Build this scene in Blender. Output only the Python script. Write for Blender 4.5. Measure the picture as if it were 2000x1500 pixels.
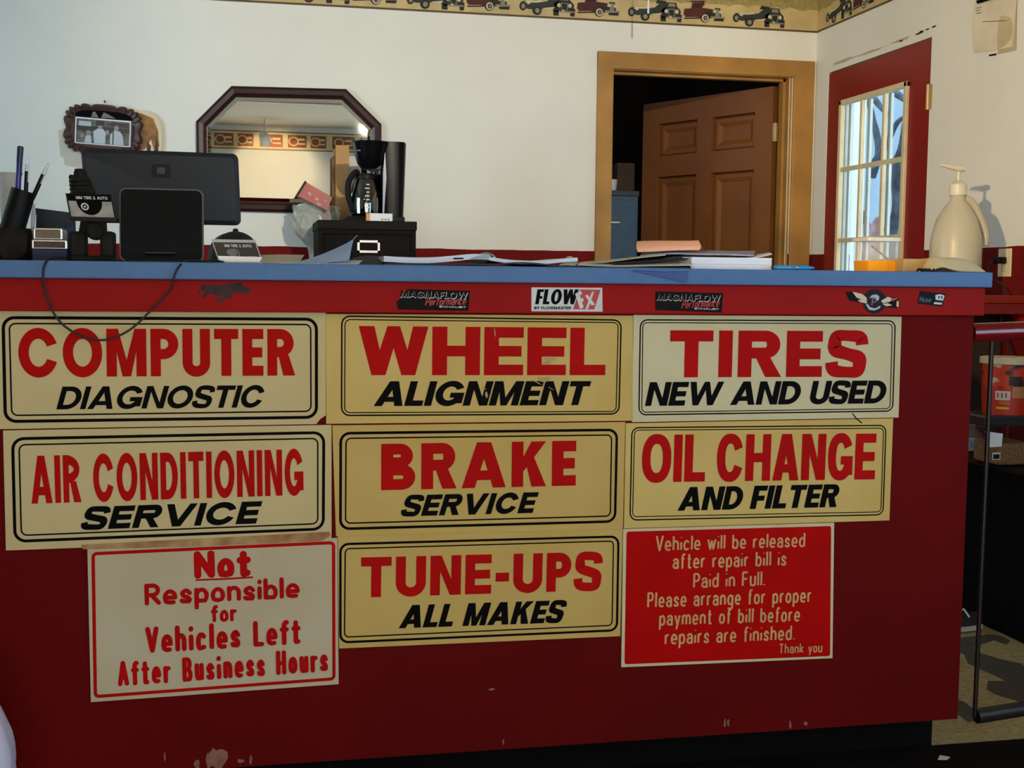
import bpy, bmesh, math, random
from mathutils import Vector, Matrix, noise
random.seed(7)
for o in list(bpy.data.objects): bpy.data.objects.remove(o)
S = bpy.context.scene
COL = S.collection
PI = math.pi

# ---------------------------------------------------------------- camera
FPX = 2467.1; YAW, PITCH, ROLL = -.2068, -.0825, -.0105
CAM = Vector((-1.4982, -2.4091, 1.0373))
def _rot():
    c, s = math.cos(YAW), math.sin(YAW); rz = Matrix(((c, -s, 0), (s, c, 0), (0, 0, 1)))
    c, s = math.cos(PITCH), math.sin(PITCH); rx = Matrix(((1, 0, 0), (0, c, -s), (0, s, c)))
    c, s = math.cos(ROLL), math.sin(ROLL); ry = Matrix(((c, 0, s), (0, 1, 0), (-s, 0, c)))
    return rz @ rx @ ry
RM = _rot()
cd = bpy.data.cameras.new('camera'); cam = bpy.data.objects.new('camera', cd); COL.objects.link(cam)
cd.sensor_width = 36; cd.sensor_fit = 'HORIZONTAL'; cd.lens = FPX * 36 / 2000; cd.clip_start = .05; cd.clip_end = 100
m3 = Matrix((RM.col[0], RM.col[2], -RM.col[1])).transposed()
cam.matrix_world = Matrix.Translation(CAM) @ m3.to_4x4()
S.camera = cam

# ---------------------------------------------------------------- sky, lights, exposure
S.view_settings.view_transform = 'Standard'; S.view_settings.look = 'None'
S.view_settings.gamma = 1; S.view_settings.use_curve_mapping = False
S.view_settings.exposure = 0.0
W = bpy.data.worlds.new('sky'); S.world = W; W.use_nodes = True
W.node_tree.nodes['Background'].inputs[0].default_value = (.70, .87, 1, 1)
W.node_tree.nodes['Background'].inputs[1].default_value = 3.6

def lamp(name, typ, loc, energy, color, target=None, **kw):
    d = bpy.data.lights.new(name, typ); d.energy = energy; d.color = color
    for k, v in kw.items(): setattr(d, k, v)
    o = bpy.data.objects.new(name, d); COL.objects.link(o); o.location = loc
    if target is not None:
        o.rotation_euler = (Vector(target) - Vector(loc)).to_track_quat('-Z', 'Y').to_euler()
    return o
WARM = (1, .79, .50); WARM2 = (1, .88, .70)
COOL = (.62, .82, 1)
# daylight through the waiting-room window in the left wall
lamp('window_daylight', 'AREA', (-3.92, 1.2, 1.55), 20, COOL, (-1.2, 3.2, 1.5), shape='RECTANGLE', size=1.3, size_y=1.3, spread=math.radians(120))
# daylight through the glazing in the right wall, on the customers' side
lamp('shopfront_daylight', 'AREA', (1.14, -1.9, 1.2), 21, (.42, .70, 1), (.2, -1.6, 1.15), shape='RECTANGLE', size=1.2, size_y=1.1)
# added soft frontal fill for the counter, set in an invented window behind the camera
lamp('front_fill', 'AREA', (-1.1, -3.42, 1.02), 27, (1, .90, .76), (-1.1, 0, .95), shape='RECTANGLE', size=2.9, size_y=1.0)
# sky light entering through the glazed red door
_p = lamp('door_daylight', 'AREA', (1.33, 2.78, 1.1), 1, COOL, (0, 2.78, 1.1), shape='RECTANGLE', size=.7, size_y=1.6)
_p.data.cycles.is_portal = True

# ---------------------------------------------------------------- helpers
def lin(c):
    return tuple((x / 255 / 12.92 if x / 255 <= .04045 else ((x / 255 + .055) / 1.055) ** 2.4) for x in c)
def mat(name, rgb, rough=.5, metal=0, spec=.5, noise_amt=.08, noise_scale=12, bump=0, trans=0, emit=None, rgb2=None, ior=1.45, coat=0):
    m = bpy.data.materials.new(name); m.use_nodes = True
    n = m.node_tree.nodes; l = m.node_tree.links; b = n['Principled BSDF']
    c = lin(rgb)
    b.inputs['Roughness'].default_value = rough; b.inputs['Metallic'].default_value = metal
    b.inputs['Specular IOR Level'].default_value = spec; b.inputs['IOR'].default_value = ior
    b.inputs['Transmission Weight'].default_value = trans; b.inputs['Coat Weight'].default_value = coat
    tc = n.new('ShaderNodeTexCoord')
    nz = n.new('ShaderNodeTexNoise'); nz.inputs['Scale'].default_value = noise_scale; nz.inputs['Detail'].default_value = 5
    l.new(tc.outputs['Object'], nz.inputs['Vector'])
    mx = n.new('ShaderNodeMix'); mx.data_type = 'RGBA'
    c2 = lin(rgb2) if rgb2 else tuple(x * (1 - noise_amt * 2) for x in c)
    mx.inputs[6].default_value = (*c, 1); mx.inputs[7].default_value = (*c2, 1)
    rp = n.new('ShaderNodeMapRange'); rp.inputs[1].default_value = .35; rp.inputs[2].default_value = .7
    l.new(nz.outputs['Fac'], rp.inputs[0]); l.new(rp.outputs[0], mx.inputs[0])
    l.new(mx.outputs[2], b.inputs['Base Color'])
    if bump:
        bp = n.new('ShaderNodeBump'); bp.inputs['Strength'].default_value = bump; bp.inputs['Distance'].default_value = .01
        l.new(nz.outputs['Fac'], bp.inputs['Height']); l.new(bp.outputs[0], b.inputs['Normal'])
    if emit:
        b.inputs['Emission Color'].default_value = (*lin(emit[0]), 1); b.inputs['Emission Strength'].default_value = emit[1]
    return m

class MB:
    """collects geometry, builds ONE mesh object"""
    def __init__(s): s.v = []; s.f = []; s.mi = []; s.m = 0
    def add(s, vs, fs):
        o = len(s.v); s.v += [tuple(p) for p in vs]
        for f in fs: s.f.append([i + o for i in f]); s.mi.append(s.m)
        return s
    def box(s, a, b, bev=0):
        x0, y0, z0 = a; x1, y1, z1 = b
        if bev <= 0:
            vs = [(x, y, z) for z in (z0, z1) for y in (y0, y1) for x in (x0, x1)]
            return s.add(vs, [(0, 2, 3, 1), (4, 5, 7, 6), (0, 1, 5, 4), (2, 6, 7, 3), (0, 4, 6, 2), (1, 3, 7, 5)])
        bm = bmesh.new(); bmesh.ops.create_cube(bm, size=1)
        for v in bm.verts: v.co = Vector(((x0 + x1) / 2 + v.co.x * (x1 - x0), (y0 + y1) / 2 + v.co.y * (y1 - y0), (z0 + z1) / 2 + v.co.z * (z1 - z0)))
        bmesh.ops.bevel(bm, geom=bm.edges[:], offset=bev, segments=2, affect='EDGES', profile=.5)
        return s.bm(bm)
    def bm(s, bm):
        bm.verts.index_update()
        s.add([v.co[:] for v in bm.verts], [[v.index for v in f.verts] for f in bm.faces]); bm.free(); return s
    def tube(s, pts, r, n=10, caps=True, closed=False):
        pts = [Vector(p) for p in pts]; rs = r if isinstance(r, (list, tuple)) else [r] * len(pts)
        up = None; rings = []
        N = len(pts)
        for i, p in enumerate(pts):
            t = (pts[(i + 1) % N if closed else min(i + 1, N - 1)] - pts[(i - 1) % N if closed else max(i - 1, 0)]).normalized()
            if up is None:
                a = Vector((0, 0, 1)) if abs(t.z) < .9 else Vector((1, 0, 0)); up = (a - t * a.dot(t)).normalized()
            else: up = (up - t * up.dot(t)).normalized()
            sd = t.cross(up)
            rings.append([p + (up * math.cos(k * 2 * PI / n) + sd * math.sin(k * 2 * PI / n)) * rs[i] for k in range(n)])
        vs = [q for rg in rings for q in rg]; fs = []
        for i in range(N if closed else N - 1):
            j = (i + 1) % N
            for k in range(n): fs.append((i * n + k, i * n + (k + 1) % n, j * n + (k + 1) % n, j * n + k))
        if caps and not closed: fs.append(list(range(n))[::-1]); fs.append([(N - 1) * n + k for k in range(n)])
        return s.add(vs, fs)
    def lathe(s, prof, c=(0, 0, 0), n=32, M=None):
        vs = []; fs = []
        for r, z in prof:
            for k in range(n):
                p = Vector((r * math.cos(2 * PI * k / n), r * math.sin(2 * PI * k / n), z))
                if M: p = M @ p
                vs.append(p + Vector(c))
        for i in range(len(prof) - 1):
            for k in range(n): fs.append((i * n + k, i * n + (k + 1) % n, (i + 1) * n + (k + 1) % n, (i + 1) * n + k))
        if prof[0][0] > 1e-6: fs.append(list(range(n))[::-1])
        if prof[-1][0] > 1e-6: fs.append([(len(prof) - 1) * n + k for k in range(n)])
        return s.add(vs, fs)
    def prism(s, poly, fn, d0, d1):
        """poly in 2D, fn(u,v,d)->xyz, extruded from d0 to d1"""
        n = len(poly)
        vs = [fn(u, v, d0) for u, v in poly] + [fn(u, v, d1) for u, v in poly]
        fs = [list(range(n)), list(range(2 * n - 1, n - 1, -1))]
        for i in range(n): fs.append((i, (i + 1) % n + 0, n + (i + 1) % n, n + i)[::-1])
        return s.add(vs, fs)
    def flat(s, polys, fn, d=0, step=0):
        for i, p in enumerate(polys):
            s.add([fn(u, v, d + step * i) for u, v in p], [list(range(len(p)))])
        return s
    def grid(s, fn, nu, nv, th=0):
        P = [[Vector(fn(i / nu, j / nv)) for i in range(nu + 1)] for j in range(nv + 1)]
        vs = [p for r in P for p in r]; w = nu + 1
        fs = [(j * w + i, j * w + i + 1, (j + 1) * w + i + 1, (j + 1) * w + i) for j in range(nv) for i in range(nu)]
        if th:
            o = len(vs); nvs = []
            for j in range(nv + 1):
                for i in range(nu + 1):
                    a = P[j][min(i + 1, nu)] - P[j][max(i - 1, 0)]; b = P[min(j + 1, nv)][i] - P[max(j - 1, 0)][i]
                    nvs.append(P[j][i] + a.cross(b).normalized() * -th)
            vs += nvs; fs += [tuple(o + k for k in f)[::-1] for f in fs[:]]
            bd = [i for i in range(w)] + [j * w + nu for j in range(1, nv + 1)] + [nv * w + i for i in range(nu - 1, -1, -1)] + [j * w for j in range(nv - 1, 0, -1)]
            for a, b in zip(bd, bd[1:] + bd[:1]): fs.append((b, a, o + a, o + b))
        return s.add(vs, fs)
    def build(s, name, mats, parent=None, smooth=False, fixn=True, angle=35):
        me = bpy.data.meshes.new(name)
        off = Vector((0, 0, 0))
        if parent is not None:
            p = parent
            while p: off += Vector(p.location); p = p.parent
        me.from_pydata([tuple(Vector(v) - off) for v in s.v], [], s.f)
        mats = mats if isinstance(mats, (list, tuple)) else [mats]
        for m in mats: me.materials.append(m)
        for p, mi in zip(me.polygons, s.mi): p.material_index = mi
        if fixn:
            bm = bmesh.new(); bm.from_mesh(me); bmesh.ops.recalc_face_normals(bm, faces=bm.faces[:]); bm.to_mesh(me); bm.free()
        if smooth:
            me.shade_smooth()
            bm = bmesh.new(); bm.from_mesh(me); a = math.radians(angle)
            for e in bm.edges:
                if len(e.link_faces) == 2 and e.calc_face_angle(0) > a: e.smooth = False
            bm.to_mesh(me); bm.free()
        me.update()
        o = bpy.data.objects.new(name, me); COL.objects.link(o)
        if parent is not None: o.parent = parent
        return o

def tag(o, label, cat, group=None, kind=None):
    o['label'] = label
    if cat: o['category'] = cat
    if group: o['group'] = group
    if kind: o['kind'] = kind
    return o
def thing(name, label, cat, loc, group=None):
    o = bpy.data.objects.new(name, None); COL.objects.link(o); o.location = loc; o.empty_display_size = .05
    return tag(o, label, cat, group)
def struct(o): o['kind'] = 'structure'; return o
def rebase(o, loc):
    loc = Vector(loc); d = loc - Vector(o.location)
    o.data.transform(Matrix.Translation(-d)); o.location = loc; return o

def ray(px, py): return RM @ Vector(((px - 1000) / FPX, 1, (750 - py) / FPX))
def at(px, py, y):          # the point of the vertical plane at depth y seen at that place of the photograph
    d = ray(px, py); return CAM + d * ((y - CAM.y) / d.y)
def onx(px, py, x):
    d = ray(px, py); return CAM + d * ((x - CAM.x) / d.x)

# ---------------------------------------------------------------- lettering: heavy sign capitals drawn as outlines
def arc(cx, cy, rx, ry, a0, a1, n=20, e=2.0):
    out = []
    for i in range(n + 1):
        a = math.radians(a0 + (a1 - a0) * i / n); c, s = math.cos(a), math.sin(a)
        out.append((cx + rx * math.copysign(abs(c) ** (2 / e), c), cy + ry * math.copysign(abs(s) ** (2 / e), s)))
    return out
def strip(A, B): return [[A[i], A[i + 1], B[i + 1], B[i]] for i in range(len(A) - 1)]
def rect(x0, y0, x1, y1): return [(x0, y0), (x1, y0), (x1, y1), (x0, y1)]
def ribbon(pts, ths):
    A = []; B = []
    for i, p in enumerate(pts):
        a = pts[max(i - 1, 0)]; b = pts[min(i + 1, len(pts) - 1)]
        tx, ty = b[0] - a[0], b[1] - a[1]; L = math.hypot(tx, ty) or 1
        t = ths[i] / 2 if isinstance(ths, list) else ths / 2
        A.append((p[0] - ty / L * t, p[1] + tx / L * t)); B.append((p[0] + ty / L * t, p[1] - tx / L * t))
    return strip(A, B)
def spline(P, n=6):
    out = []
    for i in range(len(P) - 1):
        p0, p1, p2, p3 = P[max(i - 1, 0)], P[i], P[i + 1], P[min(i + 2, len(P) - 1)]
        for k in range(n):
            t = k / n
            out.append(tuple(.5 * (2 * b + (c - a) * t + (2 * a - 5 * b + 4 * c - d) * t * t + (3 * b - a - 3 * c + d) * t ** 3) for a, b, c, d in zip(p0, p1, p2, p3)))
    out.append(tuple(P[-1])); return out
CAPW = dict(A=.80, B=.62, C=.74, D=.68, E=.52, F=.50, G=.80, H=.68, I=.2, K=.68, L=.50, M=.84, N=.70, O=.80, P=.60, R=.64, S=.60, T=.60, U=.64, V=.76, W=1.1, X=.7, Y=.7)
CAPW['-'] = .32; CAPW[' '] = .30; CAPW['&'] = .7
def cap(ch, w, t, h, e=2.0):
    ov = .015
    if ch == 'I': return [rect(0, 0, w, 1)]
    if ch == 'L': return [rect(0, 0, t, 1), rect(t, 0, w, h)]
    if ch == 'E': return [rect(0, 0, t, 1), rect(t, 0, w, h), rect(t, 1 - h, w, 1), rect(t, .5 - h / 2, w * .95, .5 + h / 2)]
    if ch == 'F': return [rect(0, 0, t, 1), rect(t, 1 - h, w, 1), rect(t, .46 - h / 2, w * .92, .46 + h / 2)]
    if ch == 'T': return [rect(0, 1 - h, w, 1), rect(w / 2 - t / 2, 0, w / 2 + t / 2, 1 - h)]
    if ch == 'H': return [rect(0, 0, t, 1), rect(w - t, 0, w, 1), rect(t, .5 - h / 2, w - t, .5 + h / 2)]
    if ch == 'N': return [rect(0, 0, t, 1), rect(w - t, 0, w, 1), [(t * .3, 1), (t * 1.12, 1), (w - t * .3, 0), (w - t * 1.12, 0)]]
    if ch == 'M': return [rect(0, 0, t, 1), rect(w - t, 0, w, 1), [(t * .5, 1), (t * 1.15, 1), (w / 2 + t * .42, 0), (w / 2 - t * .42, 0)], [(w - t * .5, 1), (w - t * 1.15, 1), (w / 2 - t * .42, 0), (w / 2 + t * .42, 0)]]
    if ch in 'AV':
        a = t * .60; b = t * 1.1; k = (w / 2 - a) 
        q = [[(0, 0), (b, 0), (w / 2 + a * .6, .93), (w / 2 + a, 1), (w / 2 - a, 1)], [(w, 0), (w - b, 0), (w / 2 - a * .6, .93), (w / 2 - a, 1), (w / 2 + a, 1)]]
        if ch == 'A': q.append(rect(w * .22, .17, w * .78, .17 + h * .9)); return q
        return [[(x, 1 - y) for x, y in p] for p in q]
    if ch == 'W':
        q = []; a = t * .46; b = t * 1.02; x1 = w * .285; x2 = w * .715
        q += [[(0, 1), (b, 1), (x1 + a, 0), (x1 - a, 0)], [(w, 1), (w - b, 1), (x2 - a, 0), (x2 + a, 0)]]
        q += [[(x1 - a, 0), (x1 + a, 0), (w / 2 + a * .9, 1), (w / 2 - a * .9, 1)], [(x2 - a, 0), (x2 + a, 0), (w / 2 + a * .9, 1), (w / 2 - a * .9, 1)]]
        return q
    if ch == 'K': return [rect(0, 0, t, 1), [(t * .9, .30), (t * .9, .62), (w - t * 1.3, 1), (w - .01, 1)], [(t + (w - t) * .12, .50), (t + (w - t) * .42, .70), (w, 0), (w - t * 1.25, 0)]]
    if ch == 'Y': return [rect(w / 2 - t / 2, 0, w / 2 + t / 2, .5), [(0, 1), (t * 1.15, 1), (w / 2 + t * .5, .42), (w / 2 - t * .5, .42)], [(w, 1), (w - t * 1.15, 1), (w / 2 - t * .5, .42), (w / 2 + t * .5, .42)]]
    if ch == 'X': return [[(0, 1), (t * 1.2, 1), (w, 0), (w - t * 1.2, 0)], [(w, 1), (w - t * 1.2, 1), (0, 0), (t * 1.2, 0)]]
    if ch == 'O': return strip(arc(w / 2, .5, w / 2, .5 + ov, 0, 360, 44, e), arc(w / 2, .5, w / 2 - t, .5 + ov - h * 1.05, 0, 360, 44, e))
    if ch == 'C':
        return strip(arc(w / 2, .5, w / 2, .5 + ov, 22, 338, 40, e), arc(w / 2, .5, w / 2 - t, .5 + ov - h * 1.05, 26, 334, 40, e))
    if ch == 'G':
        q = strip(arc(w / 2, .5, w / 2, .5 + ov, 26, 345, 40, e), arc(w / 2, .5, w / 2 - t, .5 + ov - h * 1.05, 30, 330, 40, e))
        return q + [rect(w * .52, .33, w, .33 + h * .92), rect(w - t * .72, .10, w, .34)]
    if ch == 'U':
        r = min(.34, w / 2)
        A = [(0, 1), (0, r)] + arc(w / 2, r, w / 2, r + ov, 180, 360, 24) + [(w, r), (w, 1)]
        B = [(t, 1), (t, r)] + arc(w / 2, r, w / 2 - t, r + ov - h * 1.05, 180, 360, 24) + [(w - t, r), (w - t, 1)]
        return strip(A, B)
    if ch == 'D':
        A = [(0, 1)] + arc(w * .42, .5, w * .58, .5, 90, -90, 24, e) + [(0, 0)]
        B = [(0, 1 - h)] + arc(w * .42, .5, w * .58 - t, .5 - h, 90, -90, 24, e) + [(0, h)]
        return strip(A, B) + [rect(0, h, t, 1 - h)]
    def bowl(y0, y1, w, x=None):
        c = (y0 + y1) / 2; r = (y1 - y0) / 2; xs = max(w - max(r * .95, t * 1.1), t * .5)
        A = [(0, y1)] + arc(xs, c, w - xs, r, 90, -90, 18) + [(0, y0)]
        B = [(0, y1 - h)] + arc(xs, c, max(w - xs - t, .01), max(r - h, .01), 90, -90, 18) + [(0, y0 + h)]
        return strip(A, B)
    if ch == 'P': return [rect(0, 0, t, 1)] + bowl(.36, 1, w)
    if ch == 'R': return [rect(0, 0, t, 1)] + bowl(.40, 1, w * .98) + [[(w * .40, .45), (w * .40 + t * 1.05, .45), (w + .02, 0), (w - t * 1.12, 0)]]
    if ch == 'B': return [rect(0, 0, t, 1)] + bowl(.47, 1, w * .93) + bowl(0, .55, w)
    if ch == 'S':
        k = t / 2 / w
        P = [(.95 - k * .4, .70, t * .95), (.83, .86, t * .9), (.5, 1 - h / 2 + ov, h), (.17 + k * .3, .88, t * .85), (k, .72, t), (.17 + k * .2, .585, t * 1.0), (.5, .50, h * 1.12), (.83 - k * .2, .415, t * 1.0), (1 - k, .28, t), (.83 - k * .3, .12, t * .85), (.5, h / 2 - ov, h), (.16, .145, t * .9), (.03 + k * .4, .32, t * .95)]
        sp = spline(P, 5); return ribbon([(x * w, y) for x, y, q in sp], [q for x, y, q in sp])
    if ch == '-': return [rect(0, .30, w, .30 + h)]
    if ch == '&': return ribbon([(x * w, y) for x, y in spline([(.95, 0), (.3, .7), (.4, .98), (.65, .85), (.5, .6), (.1, .3), (.3, .02), (.65, .1), (.92, .45)], 5)], t * .7)
    return []
def caps_line(text, W, t, h, e=2.0, gap=.10, shear=0, widths=None, space=.30):
    """polygons with cap height 1, filling total width W"""
    wd = dict(CAPW); wd[' '] = space
    if widths: wd.update(widths)
    fixed = sum(t if c == 'I' else 0 for c in text) + gap * (len(text) - 1)
    var = sum(0 if c == 'I' else wd[c] for c in text)
    s = (W - abs(shear) - fixed) / var
    x = 0; out = []
    for c in text:
        w = t if c == 'I' else wd[c] * s
        for p in cap(c, w, t, h, e): out.append([(x + a + shear * b, b) for a, b in p])
        x += w + gap
    return out
# stroke lettering (brush script, condensed lower case, small print)
def el(cx, cy, rx, ry, a0, a1, n=14): return arc(cx, cy, rx, ry, a0, a1, n)
X = .66
def glyph(c, w):
    r = w / 2; xc = X / 2
    G = {
     'o': [el(r, xc, r, xc, 90, 450)], 'e': [[(0.02, xc), (w, xc)] + el(r, xc, r, xc, 0, 310)],
     'c': [el(r, xc, r, xc, 45, 315)], 'a': [el(r, xc * .62, r, xc * .62, 60, 420), [(w, 0), (w, X * .72)] + el(r, X * .70, r, X * .30, 0, 150)],
     'b': [[(0, 0), (0, 1)], el(r, xc, r, xc, 180, -180)], 'd': [[(w, 0), (w, 1)], el(r, xc, r, xc, 0, 360)],
     'p': [[(0, X), (0, -.28)], el(r, xc, r, xc, 180, -180)], 'g': [el(r, xc, r, xc, 0, 360), [(w, X)] + [(w, -.06)] + el(r, -.08, r, .2, 0, -150)],
     'h': [[(0, 0), (0, 1)], [(0, X * .6)] + el(r, X * .62, r, X * .38, 180, 0) + [(w, 0)]],
     'n': [[(0, 0), (0, X)], [(0, X * .6)] + el(r, X * .62, r, X * .38, 180, 0) + [(w, 0)]],
     'm': [[(0, 0), (0, X)], [(0, X * .6)] + el(w * .25, X * .62, w * .25, X * .38, 180, 0) + [(w * .5, 0)], [(w * .5, X * .6)] + el(w * .75, X * .62, w * .25, X * .38, 180, 0) + [(w, 0)]],
     'u': [[(0, X), (0, X * .4)] + el(r, X * .38, r, X * .38, 180, 360) + [(w, X)], [(w, X), (w, 0)]],
     'r': [[(0, 0), (0, X)], [(0, X * .55)] + el(w * .75, X * .55, w * .75, X * .43, 180, 70)],
     'i': [[(0, 0), (0, .57)], [(0, .89), (0, .93)]], 'l': [[(0, 0), (0, 1)]],
     't': [[(w * .45, .92), (w * .45, .12)] + el(w * .8, .12, w * .35, .12, 180, 290), [(0, X), (w, X)]],
     'f': [[(w * .42, 0), (w * .42, .78)] + el(w * .85, .78, w * .43, .2, 180, 70), [(0, X), (w * .95, X)]],
     's': [[(x * w, y * X) for x, y in spline([(.95, .78), (.55, .99), (.1, .80), (.25, .57), (.75, .42), (.92, .2), (.5, .01), (.03, .2)], 5)]],
     'w': [[(0, X), (w * .27, 0), (w * .5, X * .9), (w * .73, 0), (w, X)]], 'v': [[(0, X), (w * .5, 0), (w, X)]],
     'y': [[(0, X), (w * .52, 0.02)], [(w, X), (w * .35, -.28)]], 'k': [[(0, 0), (0, 1)], [(w, X), (0.02, .28)], [(w * .3, .42), (w, 0)]],
     '.': [[(0, 0), (0, .10)]],
     'N': [[(0, 0), (0, 1), (w, 0), (w, 1)]], 'R': [[(0, 0), (0, 1)], [(0, .98)] + el(w * .5, .74, w * .45, .25, 90, -90) + [(0, .48)], [(w * .4, .5), (w, 0)]],
     'V': [[(0, 1), (w * .5, 0), (w, 1)]], 'L': [[(0, 1), (0, 0), (w, 0)]], 'A': [[(0, 0), (w * .5, 1), (w, 0)], [(w * .2, .34), (w * .8, .34)]],
     'B': [[(0, 0), (0, 1)], [(0, .98)] + el(w * .5, .76, w * .4, .23, 90, -90) + [(0, .53)], [(0, .53)] + el(w * .5, .27, w * .5, .26, 90, -90) + [(0, 0.01)]],
     'H': [[(0, 0), (0, 1)], [(w, 0), (w, 1)], [(0, .5), (w, .5)]], 'P': [[(0, 0), (0, 1)], [(0, .98)] + el(w * .55, .73, w * .45, .25, 90, -90) + [(0, .48)]],
     'F': [[(0, 0), (0, 1)], [(0, .98), (w, .98)], [(0, .52), (w * .9, .52)]], 'T': [[(w * .5, 0), (w * .5, 1)], [(0, .98), (w, .98)]],
    }
    return G.get(c, [])
SW = dict(o=.42, e=.42, c=.40, a=.40, b=.42, d=.42, p=.42, g=.42, h=.40, n=.40, m=.70, u=.40, r=.26, i=.0, l=.0, t=.30, f=.30, s=.36, w=.62, v=.42, y=.42, k=.38, N=.55, R=.48, V=.52, L=.38, A=.55, B=.48, H=.50, P=.44, F=.42, T=.5)
SW['.'] = 0; SW[' '] = .22
def stroke_line(text, W, th, gap=.2, rnd=False, shear=0, jitter=0):
    gap_t = gap + th
    s = (W - th - gap_t * (len(text) - 1) - abs(shear)) / sum(SW[c] for c in text)
    x = th / 2; out = []
    for i, c in enumerate(text):
        w = SW[c] * s; dy = jitter * math.sin(i * 2.7 + 1)
        for pl in glyph(c, w):
            pl = [(x + a + shear * b, b + dy + (th / 2 if b < .05 and b > -.05 else 0) * .6) for a, b in pl]
            # split at sharp corners so ribbons keep their width
            run = [pl[0]]
            runs = []
            for k in range(1, len(pl)):
                run.append(pl[k])
                if k < len(pl) - 1:
                    a = math.atan2(pl[k][1] - pl[k - 1][1], pl[k][0] - pl[k - 1][0]); b = math.atan2(pl[k + 1][1] - pl[k][1], pl[k + 1][0] - pl[k][0])
                    if abs((b - a + PI) % (2 * PI) - PI) > 1.0: runs.append(run); run = [pl[k]]
            runs.append(run)
            for rn in runs:
                if len(rn) < 2: continue
                out += ribbon(rn, th)
                if rnd or len(runs) > 1:
                    for q in (rn[0], rn[-1]): out.append(arc(q[0], q[1], th / 2, th / 2, 0, 330, 11))
        x += w + gap_t
    return out

# ---------------------------------------------------------------- materials
def wall_mat(name):
    m = mat(name, (230, 229, 220), .8, spec=.15, noise_amt=.03, noise_scale=2.5)
    n = m.node_tree.nodes; l = m.node_tree.links; b = n['Principled BSDF']
    geo = n.new('ShaderNodeNewGeometry'); sp = n.new('ShaderNodeSeparateXYZ'); l.new(geo.outputs['Position'], sp.inputs[0])
    nz = n.new('ShaderNodeTexNoise'); nz.inputs['Scale'].default_value = 9; nz.inputs['Detail'].default_value = 4; l.new(geo.outputs['Position'], nz.inputs['Vector'])
    ad = n.new('ShaderNodeMath'); ad.operation = 'MULTIPLY_ADD'; ad.inputs[1].default_value = .012; l.new(nz.outputs['Fac'], ad.inputs[0]); l.new(sp.outputs[2], ad.inputs[2])
    lt = n.new('ShaderNodeMath'); lt.operation = 'LESS_THAN'; lt.inputs[1].default_value = 1.181; l.new(ad.outputs[0], lt.inputs[0])
    mx = n.new('ShaderNodeMix'); mx.data_type = 'RGBA'; old = b.inputs['Base Color'].links[0].from_socket
    l.new(lt.outputs[0], mx.inputs[0]); l.new(old, mx.inputs[6]); mx.inputs[7].default_value = (*lin((108, 20, 16)), 1)
    l.new(mx.outputs[2], b.inputs['Base Color'])
    return m
M_WALL = wall_mat('cream_wall_over_red_dado')
M_PLAIN = mat('cream_paint', (226, 214, 186), .8, noise_amt=.03)
M_CEIL = mat('ceiling_paint', (205, 195, 172), .8, noise_amt=.04)
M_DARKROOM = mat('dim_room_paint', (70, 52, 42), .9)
M_RED = mat('red_paint', (164, 24, 20), .6, spec=.1, noise_amt=.10, noise_scale=3)
M_REDP = mat('red_panel_paint', (104, 9, 8), .65, spec=.08, noise_amt=.12, noise_scale=2.2)
M_REDDOOR = mat('red_door_paint', (136, 22, 20), .4, noise_amt=.08, noise_scale=2)
M_BLUE = mat('blue_laminate', (88, 122, 168), .35, spec=.12, noise_amt=.05, noise_scale=30)
M_BLACK = mat('black_plastic', (18, 18, 20), .45, spec=.22, noise_amt=.1)
M_BLACKG = mat('glossy_black_plastic', (10, 10, 12), .3, spec=.14, noise_amt=.1)
M_BLACKM = mat('matte_black', (12, 11, 11), .85, spec=.1)
M_INK = mat('black_sign_ink', (9, 8, 7), .6, spec=.06, noise_amt=.05)
M_SRED = mat('red_sign_ink', (188, 12, 8), .6, spec=.08, noise_amt=.12, noise_scale=6)
M_WOOD = mat('stained_brown_wood', (176, 128, 60), .5, noise_amt=.18, noise_scale=5)
M_DOOR = mat('brown_door_paint', (128, 78, 34), .45, noise_amt=.10, noise_scale=4)
M_FRAME = mat('dark_mahogany', (52, 26, 24), .28, noise_amt=.2, noise_scale=10)
M_CREAM = mat('cream_trim', (224, 208, 172), .5)
M_WHITE = mat('white_paper', (228, 230, 236), .7, noise_amt=.03)
M_PAPER = mat('cream_paper', (214, 205, 184), .7, noise_amt=.05)
M_SILVER = mat('brushed_metal', (200, 200, 200), .3, metal=1)
M_BRASS = mat('brass_hinge', (186, 164, 116), .45, metal=.35)
M_IRON = mat('rusty_cast_iron', (36, 29, 25), .65, spec=.2, noise_amt=.25, noise_scale=40, bump=.4)
M_MIRROR = mat('mirror_glass', (245, 245, 240), .01, metal=1, noise_amt=0)
def thin_glass(name, tint=(235, 240, 240), gloss=.06, rough=.02):
    m = bpy.data.materials.new(name); m.use_nodes = True; n = m.node_tree.nodes; l = m.node_tree.links
    n.remove(n['Principled BSDF']); t = n.new('ShaderNodeBsdfTransparent'); g = n.new('ShaderNodeBsdfGlossy'); x = n.new('ShaderNodeMixShader')
    t.inputs[0].default_value = (*lin(tint), 1); g.inputs['Roughness'].default_value = rough; x.inputs[0].default_value = gloss
    l.new(t.outputs[0], x.inputs[1]); l.new(g.outputs[0], x.inputs[2]); l.new(x.outputs[0], n['Material Output'].inputs[0]); return m
M_GLASS = thin_glass('window_glass')
M_CLEAR = thin_glass('clear_plastic', (238, 240, 240), .06, .15)

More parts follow.
